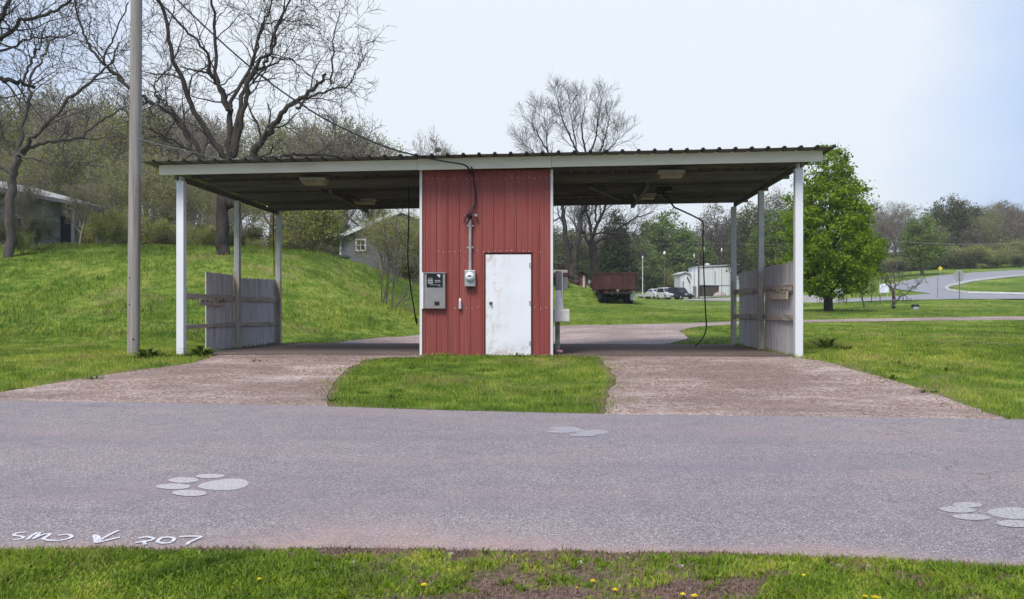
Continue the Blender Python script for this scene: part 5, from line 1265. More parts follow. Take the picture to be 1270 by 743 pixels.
# white metal building and what stands by it
Y = 134.0; px2x = lambda p, Y_=None: (p - CX) / F * (Y_ or Y); pz = lambda p, Y_=None: ZC - (p - CY) / F * (Y_ or Y)
xo = px2x(843); zb = T(px2x(875), Y) - .2; M_WMET = mat('white_ribbed_metal', (.78, .79, .80), (.64, .65, .66), .8, .5, stretch=(7, 1, .15), dirt=(.35, .33, .31))
t = thing('metal_building', 'white metal building stepping up to the right beyond the lawn, behind the right fence', 'building', (xo, Y, zb))
z_ = lambda p: pz(p) - zb; x_ = lambda p: px2x(p) - xo
b = MB(); b.box(((x_(843) + x_(855)) / 2, 2, z_(339) / 2), (x_(855) - x_(843), 5, z_(339))); b.box((x_(860.5), 2.2, z_(338) / 2), (x_(866) - x_(855), 5, z_(338))); b.box((x_(892), 3, z_(331) / 2), (x_(918) - x_(866), 9, z_(331))); b.build('wall', M_WMET, t)
b = MB(); b.prism([(x_(841.5), z_(340.5)), (x_(849), z_(338)), (x_(856), z_(340.5)), (x_(856), z_(339.5)), (x_(849), z_(336.8)), (x_(841.5), z_(339.3))], -.8, 4.8); b.prism([(x_(865.5), z_(331.5)), (x_(919), z_(329)), (x_(919), z_(328)), (x_(865.5), z_(330.4))], -1.7, 7.8); b.build('roof', mat('pale_roof_edge', (.62, .61, .6)), t)
b = MB(); b.lathe((x_(879), 1, z_(330.5)), [(.30, -.2), (.30, .3), (.42, .32), (.42, .42), (.1, .55)], 12); b.build('roof_vent', mat('vent_white', (.7, .7, .7)), t, smooth=True)
b = MB(); b.box((x_(846.4), -.55, z_(356) / 2 + .6), (.17, .06, z_(345) - .8)); b.build('door', mat('blue_grey_door', (.22, .23, .27)), t)
b = MB(); b.prism([(x_(851), z_(345)), (x_(854.5), z_(352)), (x_(854.9), z_(350)), (x_(851.8), z_(343))], -.6, -.52); b.build('dark_brace', mat('dark_steel', (.05, .05, .055)), t)
b = MB(); b.box((x_(861), -.35, z_(356) / 2 + .2), (.5, .08, 1.7)); b.build('window', mat('violet_grey_window', (.2, .19, .25)), t)
for p in (884, 902.5): b = MB(); b.box((x_(p), -1.53, z_(352) / 2 + 1), (.12, .06, z_(334) - .4)); b.build('downpipe', mat('grey_downpipe', (.3, .31, .33)), t)
b = MB(); b.box((x_(892), -1.54, z_(354)), (x_(900) - x_(868), .05, .09)); b.build('wall_band', mat('blue_band', (.38, .42, .45)), t)
Yd = 128; t = thing('dumpster', 'brown metal dumpster in front of the white metal building', 'dumpster', (px2x(879, Yd), Yd, T(px2x(879, Yd), Yd)))
M_DUMP = mat('brown_dumpster', (.085, .072, .062), (.06, .05, .045), 4)
b = MB(); b.prism([(-.95, .15), (.95, .15), (1.05, 1.35), (-1.0, 1.35)], -.8, .8)
for k in range(5): b.box((-.8 + k * .4, -.83, .75), (.07, .06, 1.1))
t.scale = (1.25,) * 3; b.build('bin', M_DUMP, t); b = MB(); b.prism([(-1.05, 1.36), (1.1, 1.36), (1.0, 1.48), (-.9, 1.55)], -.85, .85); b.build('lid', mat('black_lid', (.03, .03, .03)), t)
Yr = 126; t = thing('boulder', 'pale tan rock mound on the gravel at the right end of the white metal building', 'rock', (px2x(893, Yr), Yr, T(px2x(893, Yr), Yr)))
b = MB(); b.ball((0, 0, .15), (.85, .6, .45), 14); rr = random.Random(3); b.v = [(x * rr.uniform(.9, 1.1), y * rr.uniform(.9, 1.1), z * rr.uniform(.85, 1.1)) for x, y, z in b.v]; t.scale = (1.25,) * 3; b.build('rock_body', mat('tan_rock', (.42, .36, .32), (.3, .26, .23), 2, .95, bmp=.4), t, smooth=True)

# poles with white lamps
M_POLE = mat('dull_pole', (.16, .16, .15)); M_LAMP = mat('white_lamp_globe', (.8, .8, .78), (.74, .74, .7), rough=.35)
GLP = 'slim lamp posts with white heads in front of the far wood'
for px, yb, yt, m_, lab in ((781, 364, 313, M_TRIM, 'white post right above the truck tailgate'), (797, 360, 321, M_TRIM, 'slim pale post with small yellowish lamp between the truck and the white cars'), (824, 362, 316, M_POLE, 'thin grey post with the largest white lamp, above the parked cars'),
                       (861, 366, 319, M_POLE, 'thin grey lamp post at the left end of the white building'), (873, 366, 311, M_POLE, 'tall lamp post directly behind the hanging wash hose'), (895, 366, 312, M_POLE, 'lamp post just left of the right rear post'), (760, 364, 322, M_POLE, 'lamp post rising behind the dump truck bed')):
    Yp = 112; x, y, z = P3(px, Yp); h_ = pz(yt, Yp) - z
    t = thing('lamp_post', lab, 'lamp post', (x, y, z), 0, GLP)
    b = MB(); b.tube([(0, 0, -.2), (0, 0, h_)], [.07 if m_ is M_TRIM else .035, .04 if m_ is M_TRIM else .025], 8); b.build('pole', m_, t)
    r_ = .16 if px == 824 else .09
    b = MB(); b.lathe((0, 0, h_), [(.05, 0), (r_ * .8, .05), (r_, .2), (r_ * .9, .34), (r_ * .4, .45), (.01, .5)], 10); b.build('lamp_head', M_LAMP, t, smooth=True)
x, y, z = P3(866.5, 128); h_ = pz(300, 128) - z
t = thing('brown_pole', 'plain brown wooden pole in front of the white metal building', 'utility pole', (x, y, z)); b = MB(); b.tube([(0, 0, -.2), (0, 0, h_)], [.13, .1], 8); b.build('pole_shaft', mat('brown_pole_wood', (.14, .09, .075), (.10, .065, .05), 3), t)
wire('power_line', [PW(690, 300, 105), PW(790, 303, 105), PW(870, 302, 103), PW(980, 303, 105), PW(1060, 300, 108)], .012, 'pale power line strung in front of the far wood behind the right bay', mat('pale_line', (.25, .25, .25)))
wire('power_line', [PW(1030, 292, 95), PW(1120, 300, 95), PW(1200, 303, 96), PW(1290, 300, 98)], .014, 'thin power line crossing the far wood above the stop sign', mat('pale_line_two', (.36, .36, .36)))

# ------------------------------------------------------------------ dump truck
Y = 56.0; x, y, z = P3(766, Y)
t = thing('dump_truck', 'old dump truck with a dark rusty red bed parked tail first on the lawn', 'truck', (x, y, z), R(1))
M_TRED = mat('rusty_red_bed', (.075, .022, .018), (.05, .019, .015), 1.6, .7, dirt=(.13, .075, .055), dirt_amt=.7)
M_TDK = mat('black_chassis', (.014, .013, .013), (.03, .027, .025), 4, .8)
M_TIRE = mat('black_tyre', (.016, .016, .016), (.03, .029, .028), 12, .9)
bw = 2.42
b = MB(); b.box((0, 0, 1.58), (bw - .08, .05, 1.02), ch=.01)
for xx in (-bw / 2 + .06, bw / 2 - .06, -.42, .42): b.box((xx, -.045, 1.58), (.07, .05, 1.02))
for zz in (1.10, 2.08): b.box((0, -.04, zz), (bw - .1, .05, .08))
b.build('tailgate', M_TRED, t)
for s_ in (-1, 1):
    b = MB(); b.box((s_ * bw / 2, 2.0, 1.56), (.05, 4.0, 1.04), ch=.01)
    for k in range(7): b.box((s_ * (bw / 2 + .05), .15 + k * .62, 1.56), (.06, .08, 1.04))
    b.box((s_ * (bw / 2 + .03), 2, 2.1), (.1, 4, .08)); b.build('bed_side', M_TRED, t)
b = MB(); b.box((0, 4.0, 1.62), (bw, .05, 1.15)); b.build('headboard', M_TRED, t)
b = MB(); b.box((0, 2.0, 1.02), (bw, 4.05, .08)); b.build('bed_floor', M_TRED, t)
b = MB()
for s_ in (-.42, .42): b.box((s_, 3, .82), (.1, 6.2, .22))
for yy in (.2, 2.2, 3.8): b.box((0, yy, .82), (.9, .1, .16))
b.tube([(-.95, 1.15, .5), (.95, 1.15, .5)], .11, 8); b.ball((0, 1.15, .5), (.24, .26, .24), 10); b.tube([(0, 1.2, .5), (0, 5, .75)], .06, 6)
b.box((0, .0, .80), (1.9, .10, .16)); b.build('chassis', M_TDK, t)
for s_ in (-1, 1):
    for k, xx in enumerate((.72, 1.02)):
        b = MB(); b.lathe((s_ * xx, 1.15, .5), [(.28, -.12), (.45, -.13), (.5, -.09), (.5, .09), (.45, .13), (.28, .12)], 22, M=Matrix.Rotation(R(90), 4, 'Y')); wh = b.build('wheel', M_TIRE, t, smooth=True)
        b = MB(); b.lathe((s_ * xx, 1.15, .5), [(.27, -.06), (.10, -.1), (.10, .1), (.27, .06)], 14, M=Matrix.Rotation(R(90), 4, 'Y')); b.build('rim', M_TRED, wh)
    b = MB(); b.lathe((s_ * .98, 5.3, .5), [(.28, -.12), (.45, -.13), (.5, -.09), (.5, .09), (.45, .13), (.28, .12)], 22, M=Matrix.Rotation(R(90), 4, 'Y')); b.build('wheel', M_TIRE, t, smooth=True)
b = MB(); b.box((1.06, .42, .62), (.34, .03, .62)); b.build('mud_flap', mat('white_mud_flap', (.62, .6, .58)), t)
b = MB(); b.box((-1.06, .42, .66), (.34, .03, .5)); b.build('mud_flap', M_TDK, t)
M_CAB = mat('faded_grey_cab', (.30, .28, .27), (.2, .18, .17), 2)
b = MB(); b.box((0, 4.75, 1.35), (1.9, 1.2, 1.15), ch=.12); b.box((0, 5.8, 1.1), (1.3, 1.2, .6), ch=.12); b.build('cab', M_CAB, t)
b = MB(); b.box((0, 4.145, 1.62), (1.2, .02, .34)); b.build('rear_window', M_GLASS, t)
for s_ in (-1, 1): b = MB(); b.tube([(s_ * .95, 5.1, 1.6), (s_ * 1.28, 5.05, 1.65)], .015, 6); b.box((s_ * 1.33, 5.05, 1.62), (.14, .05, .28), ch=.01); b.build('side_mirror', M_GALV, t)
for s_ in (-1, 1): b = MB(); b.box((s_ * .75, -.06, .84), (.16, .04, .09)); b.build('tail_light', mat('red_lens', (.22, .02, .02), rough=.3), t)
b = MB(); b.prism([(-.12, 1.02), (.12, 1.02), (.02, .80), (-.03, .80)], -.1, -.06); b.build('latch_plate', mat('pale_rust_plate', (.3, .2, .15)), t)

# flat trailer right of the truck
Yt = 92; x, y, z = P3(797, Yt)
t = thing('flat_trailer', 'low pale flat trailer parked right behind the dump truck', 'trailer', (x, y, z), R(2))
b = MB(); b.box((0, 0, .62), (2.0, 2, .1), ch=.02); b.box((0, -1, .50), (2.0, .06, .12)); b.build('deck', mat('pale_deck', (.5, .48, .46)), t)
for s_ in (-.4, .4): b = MB(); b.lathe((s_, -.9, .28), [(.12, -.09), (.28, -.09), (.28, .09), (.12, .09)], 16, M=RX); b.build('wheel', M_TIRE, t, smooth=True)
b = MB(); b.tube([(-.95, 0, .55), (-1.7, 0, .45)], .05, 6); b.build('drawbar', M_TDK, t)

# parked cars beyond the lawn
def car(px, Yc, paint, label, kind, rz):
    x, y, z = P3(px, Yc); t = thing('parked_car', label, 'car', (x, y, z), rz, 'cars parked in front of the white building')
    suv = kind != 'car'; hh = 1.78 if suv else 1.5
    prof = [(-2.2, .32), (2.15, .32), (2.2, .6), (2.12, .82), (1.15, .98), (.95, 1.0), (-2.1, 1.02), (-2.25, .9)]
    b = MB(); b.prism(prof, -.86, .86); b.build('body', paint, t, smooth=False)
    cabp = [(.98, 1.0), (.35, hh - .06), (-.1, hh), (-1.75 if suv else -1.1, hh - .04), (-2.1 if suv else -1.75, 1.02)]
    b = MB(); vs = [(x_, -.8, z_) if z_ < 1.1 else (x_, -.66, z_) for x_, z_ in cabp] + [(x_, .8, z_) if z_ < 1.1 else (x_, .66, z_) for x_, z_ in cabp]; n = 5
    b.add(vs, [tuple(range(n)), tuple(range(2 * n - 1, n - 1, -1))] + [(k, k + n, (k + 1) % n + n, (k + 1) % n) for k in range(n)]); b.build('cabin', paint, t)
    for s_ in (-1, 1):
        b = MB(); q = [(.80, 1.06), (.32, hh - .16), (-1.6 if suv else -1.05, hh - .15), (-1.85 if suv else -1.5, 1.06)]
        f = lambda z_: s_ * (.80 - .14 * (z_ - 1.0) / (hh - 1.0) + .006)
        b.add([(x_, f(z_), z_) for x_, z_ in q], [(0, 1, 2, 3)]); b.build('side_window', M_GLASS, t)
    b = MB(); c0, c1 = cabp[0], cabp[1]; L_ = lambda q: (c0[0] + (c1[0] - c0[0]) * q + .012, c0[1] + (c1[1] - c0[1]) * q + .008)
    p0, p1 = L_(.12), L_(.9); b.add([(p0[0], -.7, p0[1]), (p0[0], .7, p0[1]), (p1[0], .6, p1[1]), (p1[0], -.6, p1[1])], [(0, 1, 2, 3)]); b.build('windscreen', M_GLASS, t)
    for xx in (1.38, -1.38):
        for s_ in (-1, 1):
            b = MB(); b.lathe((xx, s_ * .79, .34), [(.18, -.1), (.31, -.11), (.34, -.08), (.34, .08), (.31, .11), (.18, .1)], 18, M=RX); wh = b.build('wheel', M_TIRE, t, smooth=True)
            b = MB(); b.lathe((xx, s_ * .8, .34), [(.19, -.09), (.05, -.11), (.05, .11), (.19, .09)], 12, M=RX); b.build('rim', M_GALV, wh)
    for s_ in (-1, 1):
        b = MB(); b.box((2.17, s_ * .62, .72), (.08, .34, .14), ch=.02); b.build('headlight', mat('headlight_glass', (.6, .6, .62), rough=.2), t)
        b = MB(); b.box((-2.22, s_ * .68, .82), (.05, .2, .2), ch=.01); b.build('tail_light', mat('car_red_lens', (.25, .02, .02), rough=.3), t)
    b = MB(); b.box((2.2, 0, .52), (.05, 1.0, .16), ch=.01); b.build('grille', M_TDK, t)
def paintm(n, c): 
    m, nt, b = newmat(n, .3, 0, .5); b.inputs['Base Color'].default_value = (*c, 1); b.inputs['Coat Weight'].default_value = .5; return m
car(813.5, 128, paintm('white_car_paint', (.75, .76, .78)), 'white car parked nose out, leftmost of the row by the white building', 'car', R(-80))
car(827, 124, paintm('silver_white_paint', (.68, .68, .70)), 'white tall van like car in the middle of the parked row', 'suv', R(-76))
car(843, 122, paintm('black_car_paint', (.015, .015, .02)), 'black car parked at the right end of the row against the white building', 'suv', R(-62))

# ------------------------------------------------------------------ right-hand lawn: signs, posts, white board
x, y, z = P3(1190, 58.5); h_ = pz(342, 58.5) - z
t = thing('stop_sign', 'grey back of an octagonal stop sign on a thin post beside the far road', 'road sign', (x, y, z))
b = MB(); b.box((0, 0, (h_ + .3) / 2 - .1), (.06, .05, h_ + .5)); b.build('post', mat('dark_sign_post', (.20, .2, .2)), t)
b = MB(); r_ = .41; oc = [(r_ * math.cos(R(22.5 + 45 * k)), h_ + r_ * math.sin(R(22.5 + 45 * k))) for k in range(8)]; b.prism(oc, .03, .045); b.build('sign_plate', mat('grey_sign_back', (.40, .40, .41), (.34, .34, .35), 2, .5, .3), t)
x, y, z = P3(1163, 60); h_ = pz(345, 60) - z
t = thing('sign_post', 'bare thin grey post left of the stop sign', 'post', (x, y, z)); b = MB(); b.box((0, 0, h_ / 2 - .1), (.05, .05, h_ + .2)); b.box((0, 0, h_ + .01), (.07, .07, .03)); b.build('shaft', mat('post_grey', (.3, .3, .29)), t)
x, y, z = P3(1166, 96); h_ = pz(333, 96) - z
t = thing('warning_sign', 'small yellow diamond warning sign beyond the far road', 'road sign', (x, y, z)); b = MB(); b.box((0, 0, h_ / 2 - .1), (.05, .05, h_ + .2)); b.build('post', M_GALV, t)
b = MB(); b.prism([(-.28, h_), (0, h_ - .28), (.28, h_), (0, h_ + .28)], -.05, -.03); b.build('sign_plate', mat('warning_yellow', (.75, .60, .03)), t)
x, y, z = P3(1096.5, 62)
t = thing('white_board', 'blank white board sign behind the small bare tree', 'sign', (x, y, z)); b = MB(); b.box((0, 0, .75), (.66, .05, .66), ch=.01); b.build('panel', mat('white_board_face', (.78, .79, .83)), t)
for s_ in (-.25, .25): b = MB(); b.box((s_, .05, .3), (.05, .05, .9)); b.build('leg', M_GREYWOOD, t)
for px, yb, hh, lab in ((1081, 374, .9, 'thin dark post in the lawn left of the white board'), (1091.5, 374, .55, 'short thin post just left of the white board'), (1120, 375, .5, 'short thin post in the lawn right of the small bare tree'), (1050, 375, .45, 'short post on the lawn edge right of the green tree trunk')):
    x, y, z = P3(px, 57); t = thing('short_post', lab, 'post', (x, y, z), 0, 'thin posts along the far edge of the right lawn'); b = MB(); b.box((0, 0, hh / 2 - .1), (.05, .05, hh + .2)); b.lathe((0, 0, hh), [(.034, 0), (.034, .02), (.005, .05)], 8); b.build('shaft', mat('post_dark', (.10, .09, .085)), t)
# black twin-lidded box on a pale base
x, y, z = P3(1135, 48.5)
t = thing('twin_meter_base', 'pair of black domes on a pale base low in the lawn below the stop sign', 'utility box', (x, y, z))
b = MB(); b.prism([(-.16, -.1), (.16, -.1), (.13, .16), (-.13, .16)], -.12, .12); b.build('base', mat('pale_base', (.42, .40, .38)), t)
for s_ in (-.115, .115): b = MB(); b.ball((s_, 0, .22), (.125, .11, .085), 12); b.build('dome', M_DARK, t, smooth=True)
# yard clutter under the green tree: play chairs
for px, c_, lab in ((1019, (.42, .14, .11), 'faded red lawn chair left of the green tree trunk'), (1034, (.62, .62, .6), 'white lawn chair right of the green tree trunk'), (1042, (.66, .66, .65), 'second white lawn chair, further right of the green tree trunk')):
    x, y, z = P3(px, 60); t = thing('lawn_chair', lab, 'chair', (x, y, z), R(200 + px), 'lawn chairs behind the green tree'); m_ = mat('chair_plastic_%d' % px, c_)
    b = MB(); b.box((0, 0, .42), (.5, .48, .035), ch=.01); b.build('seat', m_, t)
    b = MB(); b.box((0, .24, .70), (.48, .03, .52), M=Matrix.Rotation(R(-6), 4, 'X'), ch=.01); b.build('backrest', m_, t)
    for sx_ in (-.22, .22):
        for sy_ in (-.2, .2): b = MB(); b.tube([(sx_, sy_, .41), (sx_ * 1.1, sy_ * 1.15, -.02)], .018, 6); b.build('leg', m_, t)
        b = MB(); b.box((sx_ * 1.12, -.02, .62), (.04, .44, .03)); b.build('armrest', m_, t)
# dark cattle far up the road verge
for px, py, s_, lab in ((1218, 329.5, 1.0, 'left of two small dark shrubs on the verge above the far road'), (1223, 330, 1.2, 'right of two small dark shrubs on the verge above the far road')):
    Yv = 118; bg('brush', px, Yv, py - 3, lab, None, None, 1.6)
# nest in the tree top
p = PW(543, 186, 75)
tag((lambda b: b.build('bird_nest', mat('dark_twigs', (.05, .04, .035), (.09, .07, .06), 30), smooth=True, loc=p))(MB().ball((0, 0, 0), (.33, .33, .22), 10)), 'dark ball of twigs, a nest in the bare tree top above the roof', 'nest')

# ------------------------------------------------------------------ paint on the road
def paint_mat(name, c, wear, lo=.4, hi=.93):
    m, nt, b = newmat(name, .85, 0, .2); v = coords(nt)
    nt.links.new(ramp(nt, noise(nt, v, 45, 4, .7), [(.3, tuple(x * .72 for x in c)), (.55, c)]), b.inputs['Base Color'])
    f = ramp(nt, noise(nt, v, 55, 5, .75), [(wear - .06, (lo,) * 3), (wear + .05, (hi,) * 3)])
    tr = nt.nodes.new('ShaderNodeBsdfTransparent'); ms = nt.nodes.new('ShaderNodeMixShader')
    nt.links.new(f, ms.inputs[0]); nt.links.new(tr.outputs[0], ms.inputs[1]); nt.links.new(b.outputs[0], ms.inputs[2]); nt.links.new(ms.outputs[0], nt.nodes['Material Output'].inputs[0]); return m
ZR = .0115
def ell(cx, cy, rx, ry, tilt=0, egg=0, n=28):
    o = []
    for k in range(n):
        a = 2 * math.pi * k / n; x = math.cos(a); y = math.sin(a) * (1 + egg * x)
        o.append((cx + rx * x, cy + ry * y - tilt * x * ry))
    return o
def paw(cfg, sc, ox, oy, label, wear, c):
    root = None; cen = G0(ox + cfg[0][0] / sc, oy + cfg[0][1] / sc); t = thing('paw_print', label, 'paw print', (cen[0], cen[1], ZR), 0, 'painted paw prints on the road')
    m_ = paint_mat('worn_road_paint_%d' % ox, c, wear, .25, .92)
    for k, e in enumerate(cfg):
        P = [G0(ox + px / sc, oy + py / sc) for px, py in ell(*e)]
        b = MB(); b.add([(p[0] - cen[0], p[1] - cen[1], k * .0006) for p in P], [tuple(range(len(P)))]); b.build('pad' if k == 0 else 'toe', m_, t)
paw([(818, 280, 268, 58, .28, .25), (685, 188, 152, 23, .1, 0), (400, 232, 157, 30, 0, 0), (293, 300, 183, 30, 0, .1), (465, 370, 184, 33, -.1, 0)], 8.467, 180, 570, 'painted white paw print on the road, left one above the spray painted numbers', .43, (.54, .49, .48))
paw([(190, 75.5, 42, 5.5, .1, .2), (122, 66, 39, 4.2, 0, 0), (114, 73.5, 36, 4.2, 0, 0), (150, 71, 20, 3, 0, 0), (168, 83, 35, 3.6, 0, 0)], 2.016, 640, 500, 'faint painted paw print on the road in front of the grass island', .47, (.46, .42, .43))
paw([(800, 200, 155, 38, -.2, .2), (520, 147, 96, 17, -.1, 0), (455, 178, 116, 20, -.25, 0), (547, 227, 122, 19, -.25, 0), (825, 271, 122, 22, -.2, 0)], 5.194, 1100, 600, 'worn painted paw print on the road at the right, nearest the verge', .45, (.48, .45, .44))
def strokes(lines, wd):
    b = MB()
    for ln in lines:
        P = [G0(px / 4.885, 640 + py / 4.885) for px, py in ln]; V = [Vector((x, y, ZR + .002)) for x, y in P]
        sm = []
        for i in range(len(V) - 1):
            a, b_, c, d = V[max(i - 1, 0)], V[i], V[i + 1], V[min(i + 2, len(V) - 1)]
            for j in range(5):
                q = j / 5; sm.append(.5 * ((2 * b_) + (c - a) * q + (2 * a - 5 * b_ + 4 * c - d) * q * q + (3 * b_ - a - 3 * c + d) * q ** 3))
        sm.append(V[-1]); L_, R_ = [], []
        for i, p in enumerate(sm):
            d = (sm[min(i + 1, len(sm) - 1)] - sm[max(i - 1, 0)]); d = d.normalized() if d.length > 1e-6 else Vector((1, 0, 0)); nrm = Vector((-d.y, d.x, 0)) * wd / 2
            L_.append(p + nrm); R_.append(p - nrm)
        n = len(sm); L_ = [q + Vector((0, 0, .0007 * lines.index(ln))) for q in L_]; R_ = [q + Vector((0, 0, .0007 * lines.index(ln))) for q in R_]; b.add(L_ + R_, [(i, i + 1, n + i + 1, n + i) for i in range(n - 1)])
    return b
M_SPRAY = paint_mat('white_spray_paint', (.76, .73, .75), .46)
t = thing('spray_writing', 'white spray painted survey marks and the number 207 written on the near road edge', 'road marking', (0, 0, 0))
for k, (nm, lines) in enumerate((('letter', [[(157, 111), (100, 117), (84, 128), (110, 134), (140, 139), (133, 150), (80, 158)]]), ('letter', [[(165, 156), (195, 130), (235, 111), (232, 125), (200, 153)], [(205, 150), (255, 128), (302, 122), (285, 138), (262, 152), (290, 161), (335, 163)]]), ('letter', [[(300, 162), (350, 163), (400, 155), (434, 141), (425, 129), (390, 126), (352, 131)]]),
              ('arrow', [[(722, 100), (650, 135), (582, 178)], [(582, 178), (650, 162), (727, 143)], [(572, 130), (576, 155), (582, 178)], [(572, 132), (596, 142), (600, 160)]]),
              ('digit', [[(838, 150), (885, 142), (930, 150), (915, 162), (870, 170), (820, 177)], [(874, 166), (876, 190)]]), ('digit', [[(955, 168), (975, 150), (1020, 144), (1055, 153), (1040, 172), (995, 181), (960, 176), (955, 168)]]), ('digit', [[(1090, 141), (1150, 139), (1216, 142), (1180, 160), (1140, 180), (1135, 190)]]))):
    o = strokes(lines, .021).build(nm, M_SPRAY, t); o.location.z = .0006 * k
# loose stones on the drives
rng = np.random.default_rng(5); xs_, ys_ = rng.uniform(-9, 9, 60000), rng.uniform(9.5, 17, 60000)
k = np.zeros(60000, bool)
for q in ('driveway_left', 'driveway_right'): k |= inside(POLY[q], xs_, ys_)
k &= ~inside(POLY['road'], xs_, ys_) & ~inside(POLY['concrete_slab'], xs_, ys_); xs_, ys_ = xs_[k], ys_[k]; k = rng.uniform(0, 1, len(xs_)) < sst(.35, .7, fbm(xs_ * .9, ys_ * 2, 44)) + .1; xs_, ys_ = xs_[k], ys_[k]
n = len(xs_); sz = .004 + .014 * rng.uniform(0, 1, n) ** 3; zs_ = terrain(xs_, ys_, False) + .006
off = np.array([(1, 0, 0), (0, 1, 0), (-1, 0, 0), (0, -1, 0), (0, 0, .7)]); th = rng.uniform(0, 6.28, n); cs, sn = np.cos(th)[:, None], np.sin(th)[:, None]
ox, oy = off[None, :, 0] * cs - off[None, :, 1] * sn, off[None, :, 0] * sn + off[None, :, 1] * cs
V = np.stack([xs_[:, None] + ox * sz[:, None] * rng.uniform(.7, 1.4, (n, 1)), ys_[:, None] + oy * sz[:, None], zs_[:, None] + off[None, :, 2] * sz[:, None]], -1).reshape(-1, 3)
i5 = np.arange(n)[:, None] * 5; Fc = np.concatenate([i5 + [0, 1, 4], i5 + [1, 2, 4], i5 + [2, 3, 4], i5 + [3, 0, 4]])
o = mesh_np('loose_gravel', V, Fc, mat('loose_gravel', (.42, .34, .30), (.16, .11, .095), 7, .9)); o['kind'] = 'stuff'; o['label'] = 'loose stones scattered over the reddish gravel drives'; o['category'] = 'gravel'
# ------------------------------------------------------------------ dandelions on the verge
M_DAND = mat('dandelion_yellow', (.80, .62, .01), (.62, .42, .005), 60, .8); M_STEM = mat('dandelion_stem', (.12, .17, .04))
for px, py, lab in ((322, 719, 'single dandelion in the green grass at lower left'), (526, 726, 'single dandelion between the bare patch and the bottom of the frame, left of centre'), (735, 721, 'pale upper dandelion of the loose trio right of centre'), (716, 729, 'small left dandelion of the loose trio right of centre'), (763, 732, 'large right dandelion of the loose trio right of centre'), (847, 737.5, 'left dandelion of the close pair at the bottom edge'), (861, 739.5, 'right dandelion of the close pair at the bottom edge'), (997, 714.5, 'lone dandelion right of centre in fresh grass close to the road'), (1073, 740, 'left of two dandelions cut by the bottom edge at right'), (1086, 741.5, 'right of two dandelions cut by the bottom edge at right'), (221, 709, 'tiny dandelion at far left near the verge grass top')):
    Yd = (ZC - .085) * F / (py - CY); Xd = (px - CX) / F * Yd; zg = T(Xd, Yd)
    t = thing('dandelion', lab, 'dandelion', (Xd, Yd, zg), 0, 'yellow dandelions in the near verge'); hh = .085 - zg; rr = random.Random(int(px)); s_ = .45 if px in (221, 716) else rr.uniform(.75, 1.05)
    b = MB(); b.tube([(0, .01, -.01), (.004, .004, hh * .6), (0, 0, hh)], .0022, 6); b.build('stem', M_STEM, t)
    b = MB(); 
    for ring, (nn, rad, el) in enumerate(((13, .017, .25), (11, .013, .7), (7, .008, 1.1))):
        for k in range(nn):
            a = 2 * math.pi * (k + .5 * ring) / nn; d = Vector((math.cos(a) * math.cos(el), math.sin(a) * math.cos(el), math.sin(el))) * rad * s_ * rr.uniform(.85, 1.1); sd_ = Vector((-math.sin(a), math.cos(a), 0)) * .0034 * s_
            b.add([(0, 0, hh), tuple(Vector((0, 0, hh)) + d * .7 + sd_), tuple(Vector((0, 0, hh)) + d * 1.05), tuple(Vector((0, 0, hh)) + d * .7 - sd_)], [(0, 1, 2, 3)])
    b.ball((0, 0, hh + .003), (.008 * s_, .008 * s_, .006 * s_), 8); b.build('flower_head', M_DAND, t)
GV = 'weed rosettes in the bare soil of the near verge'
rs2 = random.Random(12)
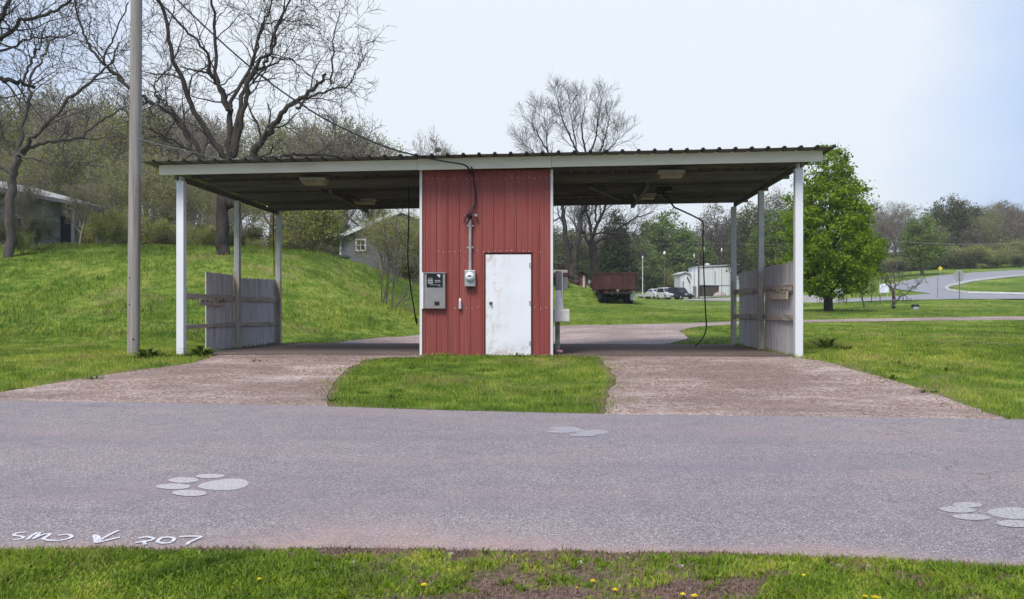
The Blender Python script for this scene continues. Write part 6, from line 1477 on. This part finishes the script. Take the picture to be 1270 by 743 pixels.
for k in range(46):
    px = rs2.uniform(380, 900); py = rs2.uniform(694, 742); X, Y = G(px, py)
    t = thing('weed_rosette', 'small green weed rosette in the bare brown soil of the near verge', 'weed', (X, Y, T(X, Y)), 0, GV); q = np.random.default_rng(k); V = []; Fc = []; l0 = rs2.uniform(.018, .045)
    for j in range(26):
        a = q.uniform(0, 6.28); el = q.uniform(.15, 1.2); l = l0 * q.uniform(.5, 1.2); w_ = l * .16; r0 = q.uniform(0, .02); s_ = np.array([-math.sin(a), math.cos(a), 0]) * w_
        p = np.array([math.cos(a) * r0, math.sin(a) * r0, -.002]); d_ = np.array([math.cos(a) * math.cos(el), math.sin(a) * math.cos(el), math.sin(el)]); o = len(V)
        V += [p - s_ * .3, p + s_ * .3, p + d_ * l * .6 + s_, p + d_ * l * .6 - s_, p + d_ * l + s_ * .2, p + d_ * l - s_ * .2]; Fc += [(o, o + 1, o + 2, o + 3), (o + 3, o + 2, o + 4, o + 5)]
    mesh_np('leaf_cluster', np.array(V), np.array(Fc), L_PEAR, t, rnd=np.repeat(q.uniform(0, .8, 26), 6))
# pale stones on the soil lip
M_STONE = mat('pale_limestone', (.40, .34, .31), (.28, .24, .21), 14, .9)
rs = random.Random(5)
for k in range(9):
    px, py = ((700, 696), (722, 698), (1006, 703), (985, 700), (845, 702), (560, 688), (440, 698), (1078, 704), (1040, 702))[k]
    X, Y = G(px, py); b = MB(); b.ball((0, 0, 0), (.022, .017, .010), 8); b.v = [(x * rs.uniform(.8, 1.2), y * rs.uniform(.8, 1.2), z * rs.uniform(.8, 1.2)) for x, y, z in b.v]
    o = b.build('stone', M_STONE, loc=(X, Y, T(X, Y) + .000), rz=rs.uniform(0, 3)); tag(o, 'small pale stone on the bare soil beside the road', 'stone', 'small pale stones along the near road edge')

# ------------------------------------------------------------------ thin spring haze
hm = bpy.data.materials.new('haze_air'); hm.use_nodes = True; nt = hm.node_tree; nt.nodes.remove(nt.nodes['Principled BSDF'])
pv = nt.nodes.new('ShaderNodeVolumePrincipled'); pv.inputs['Color'].default_value = (.86, .9, .96, 1); pv.inputs['Density'].default_value = .00045; pv.inputs['Anisotropy'].default_value = .2
nt.links.new(pv.outputs[0], nt.nodes['Material Output'].inputs['Volume'])
b = MB(); b.box((0, 0, 0), (1700, 1300, 70)); o = b.build('haze', hm); o.location = (0, 400, 25); o['kind'] = 'stuff'; o['label'] = 'thin pale haze in the air'; o['category'] = 'haze'
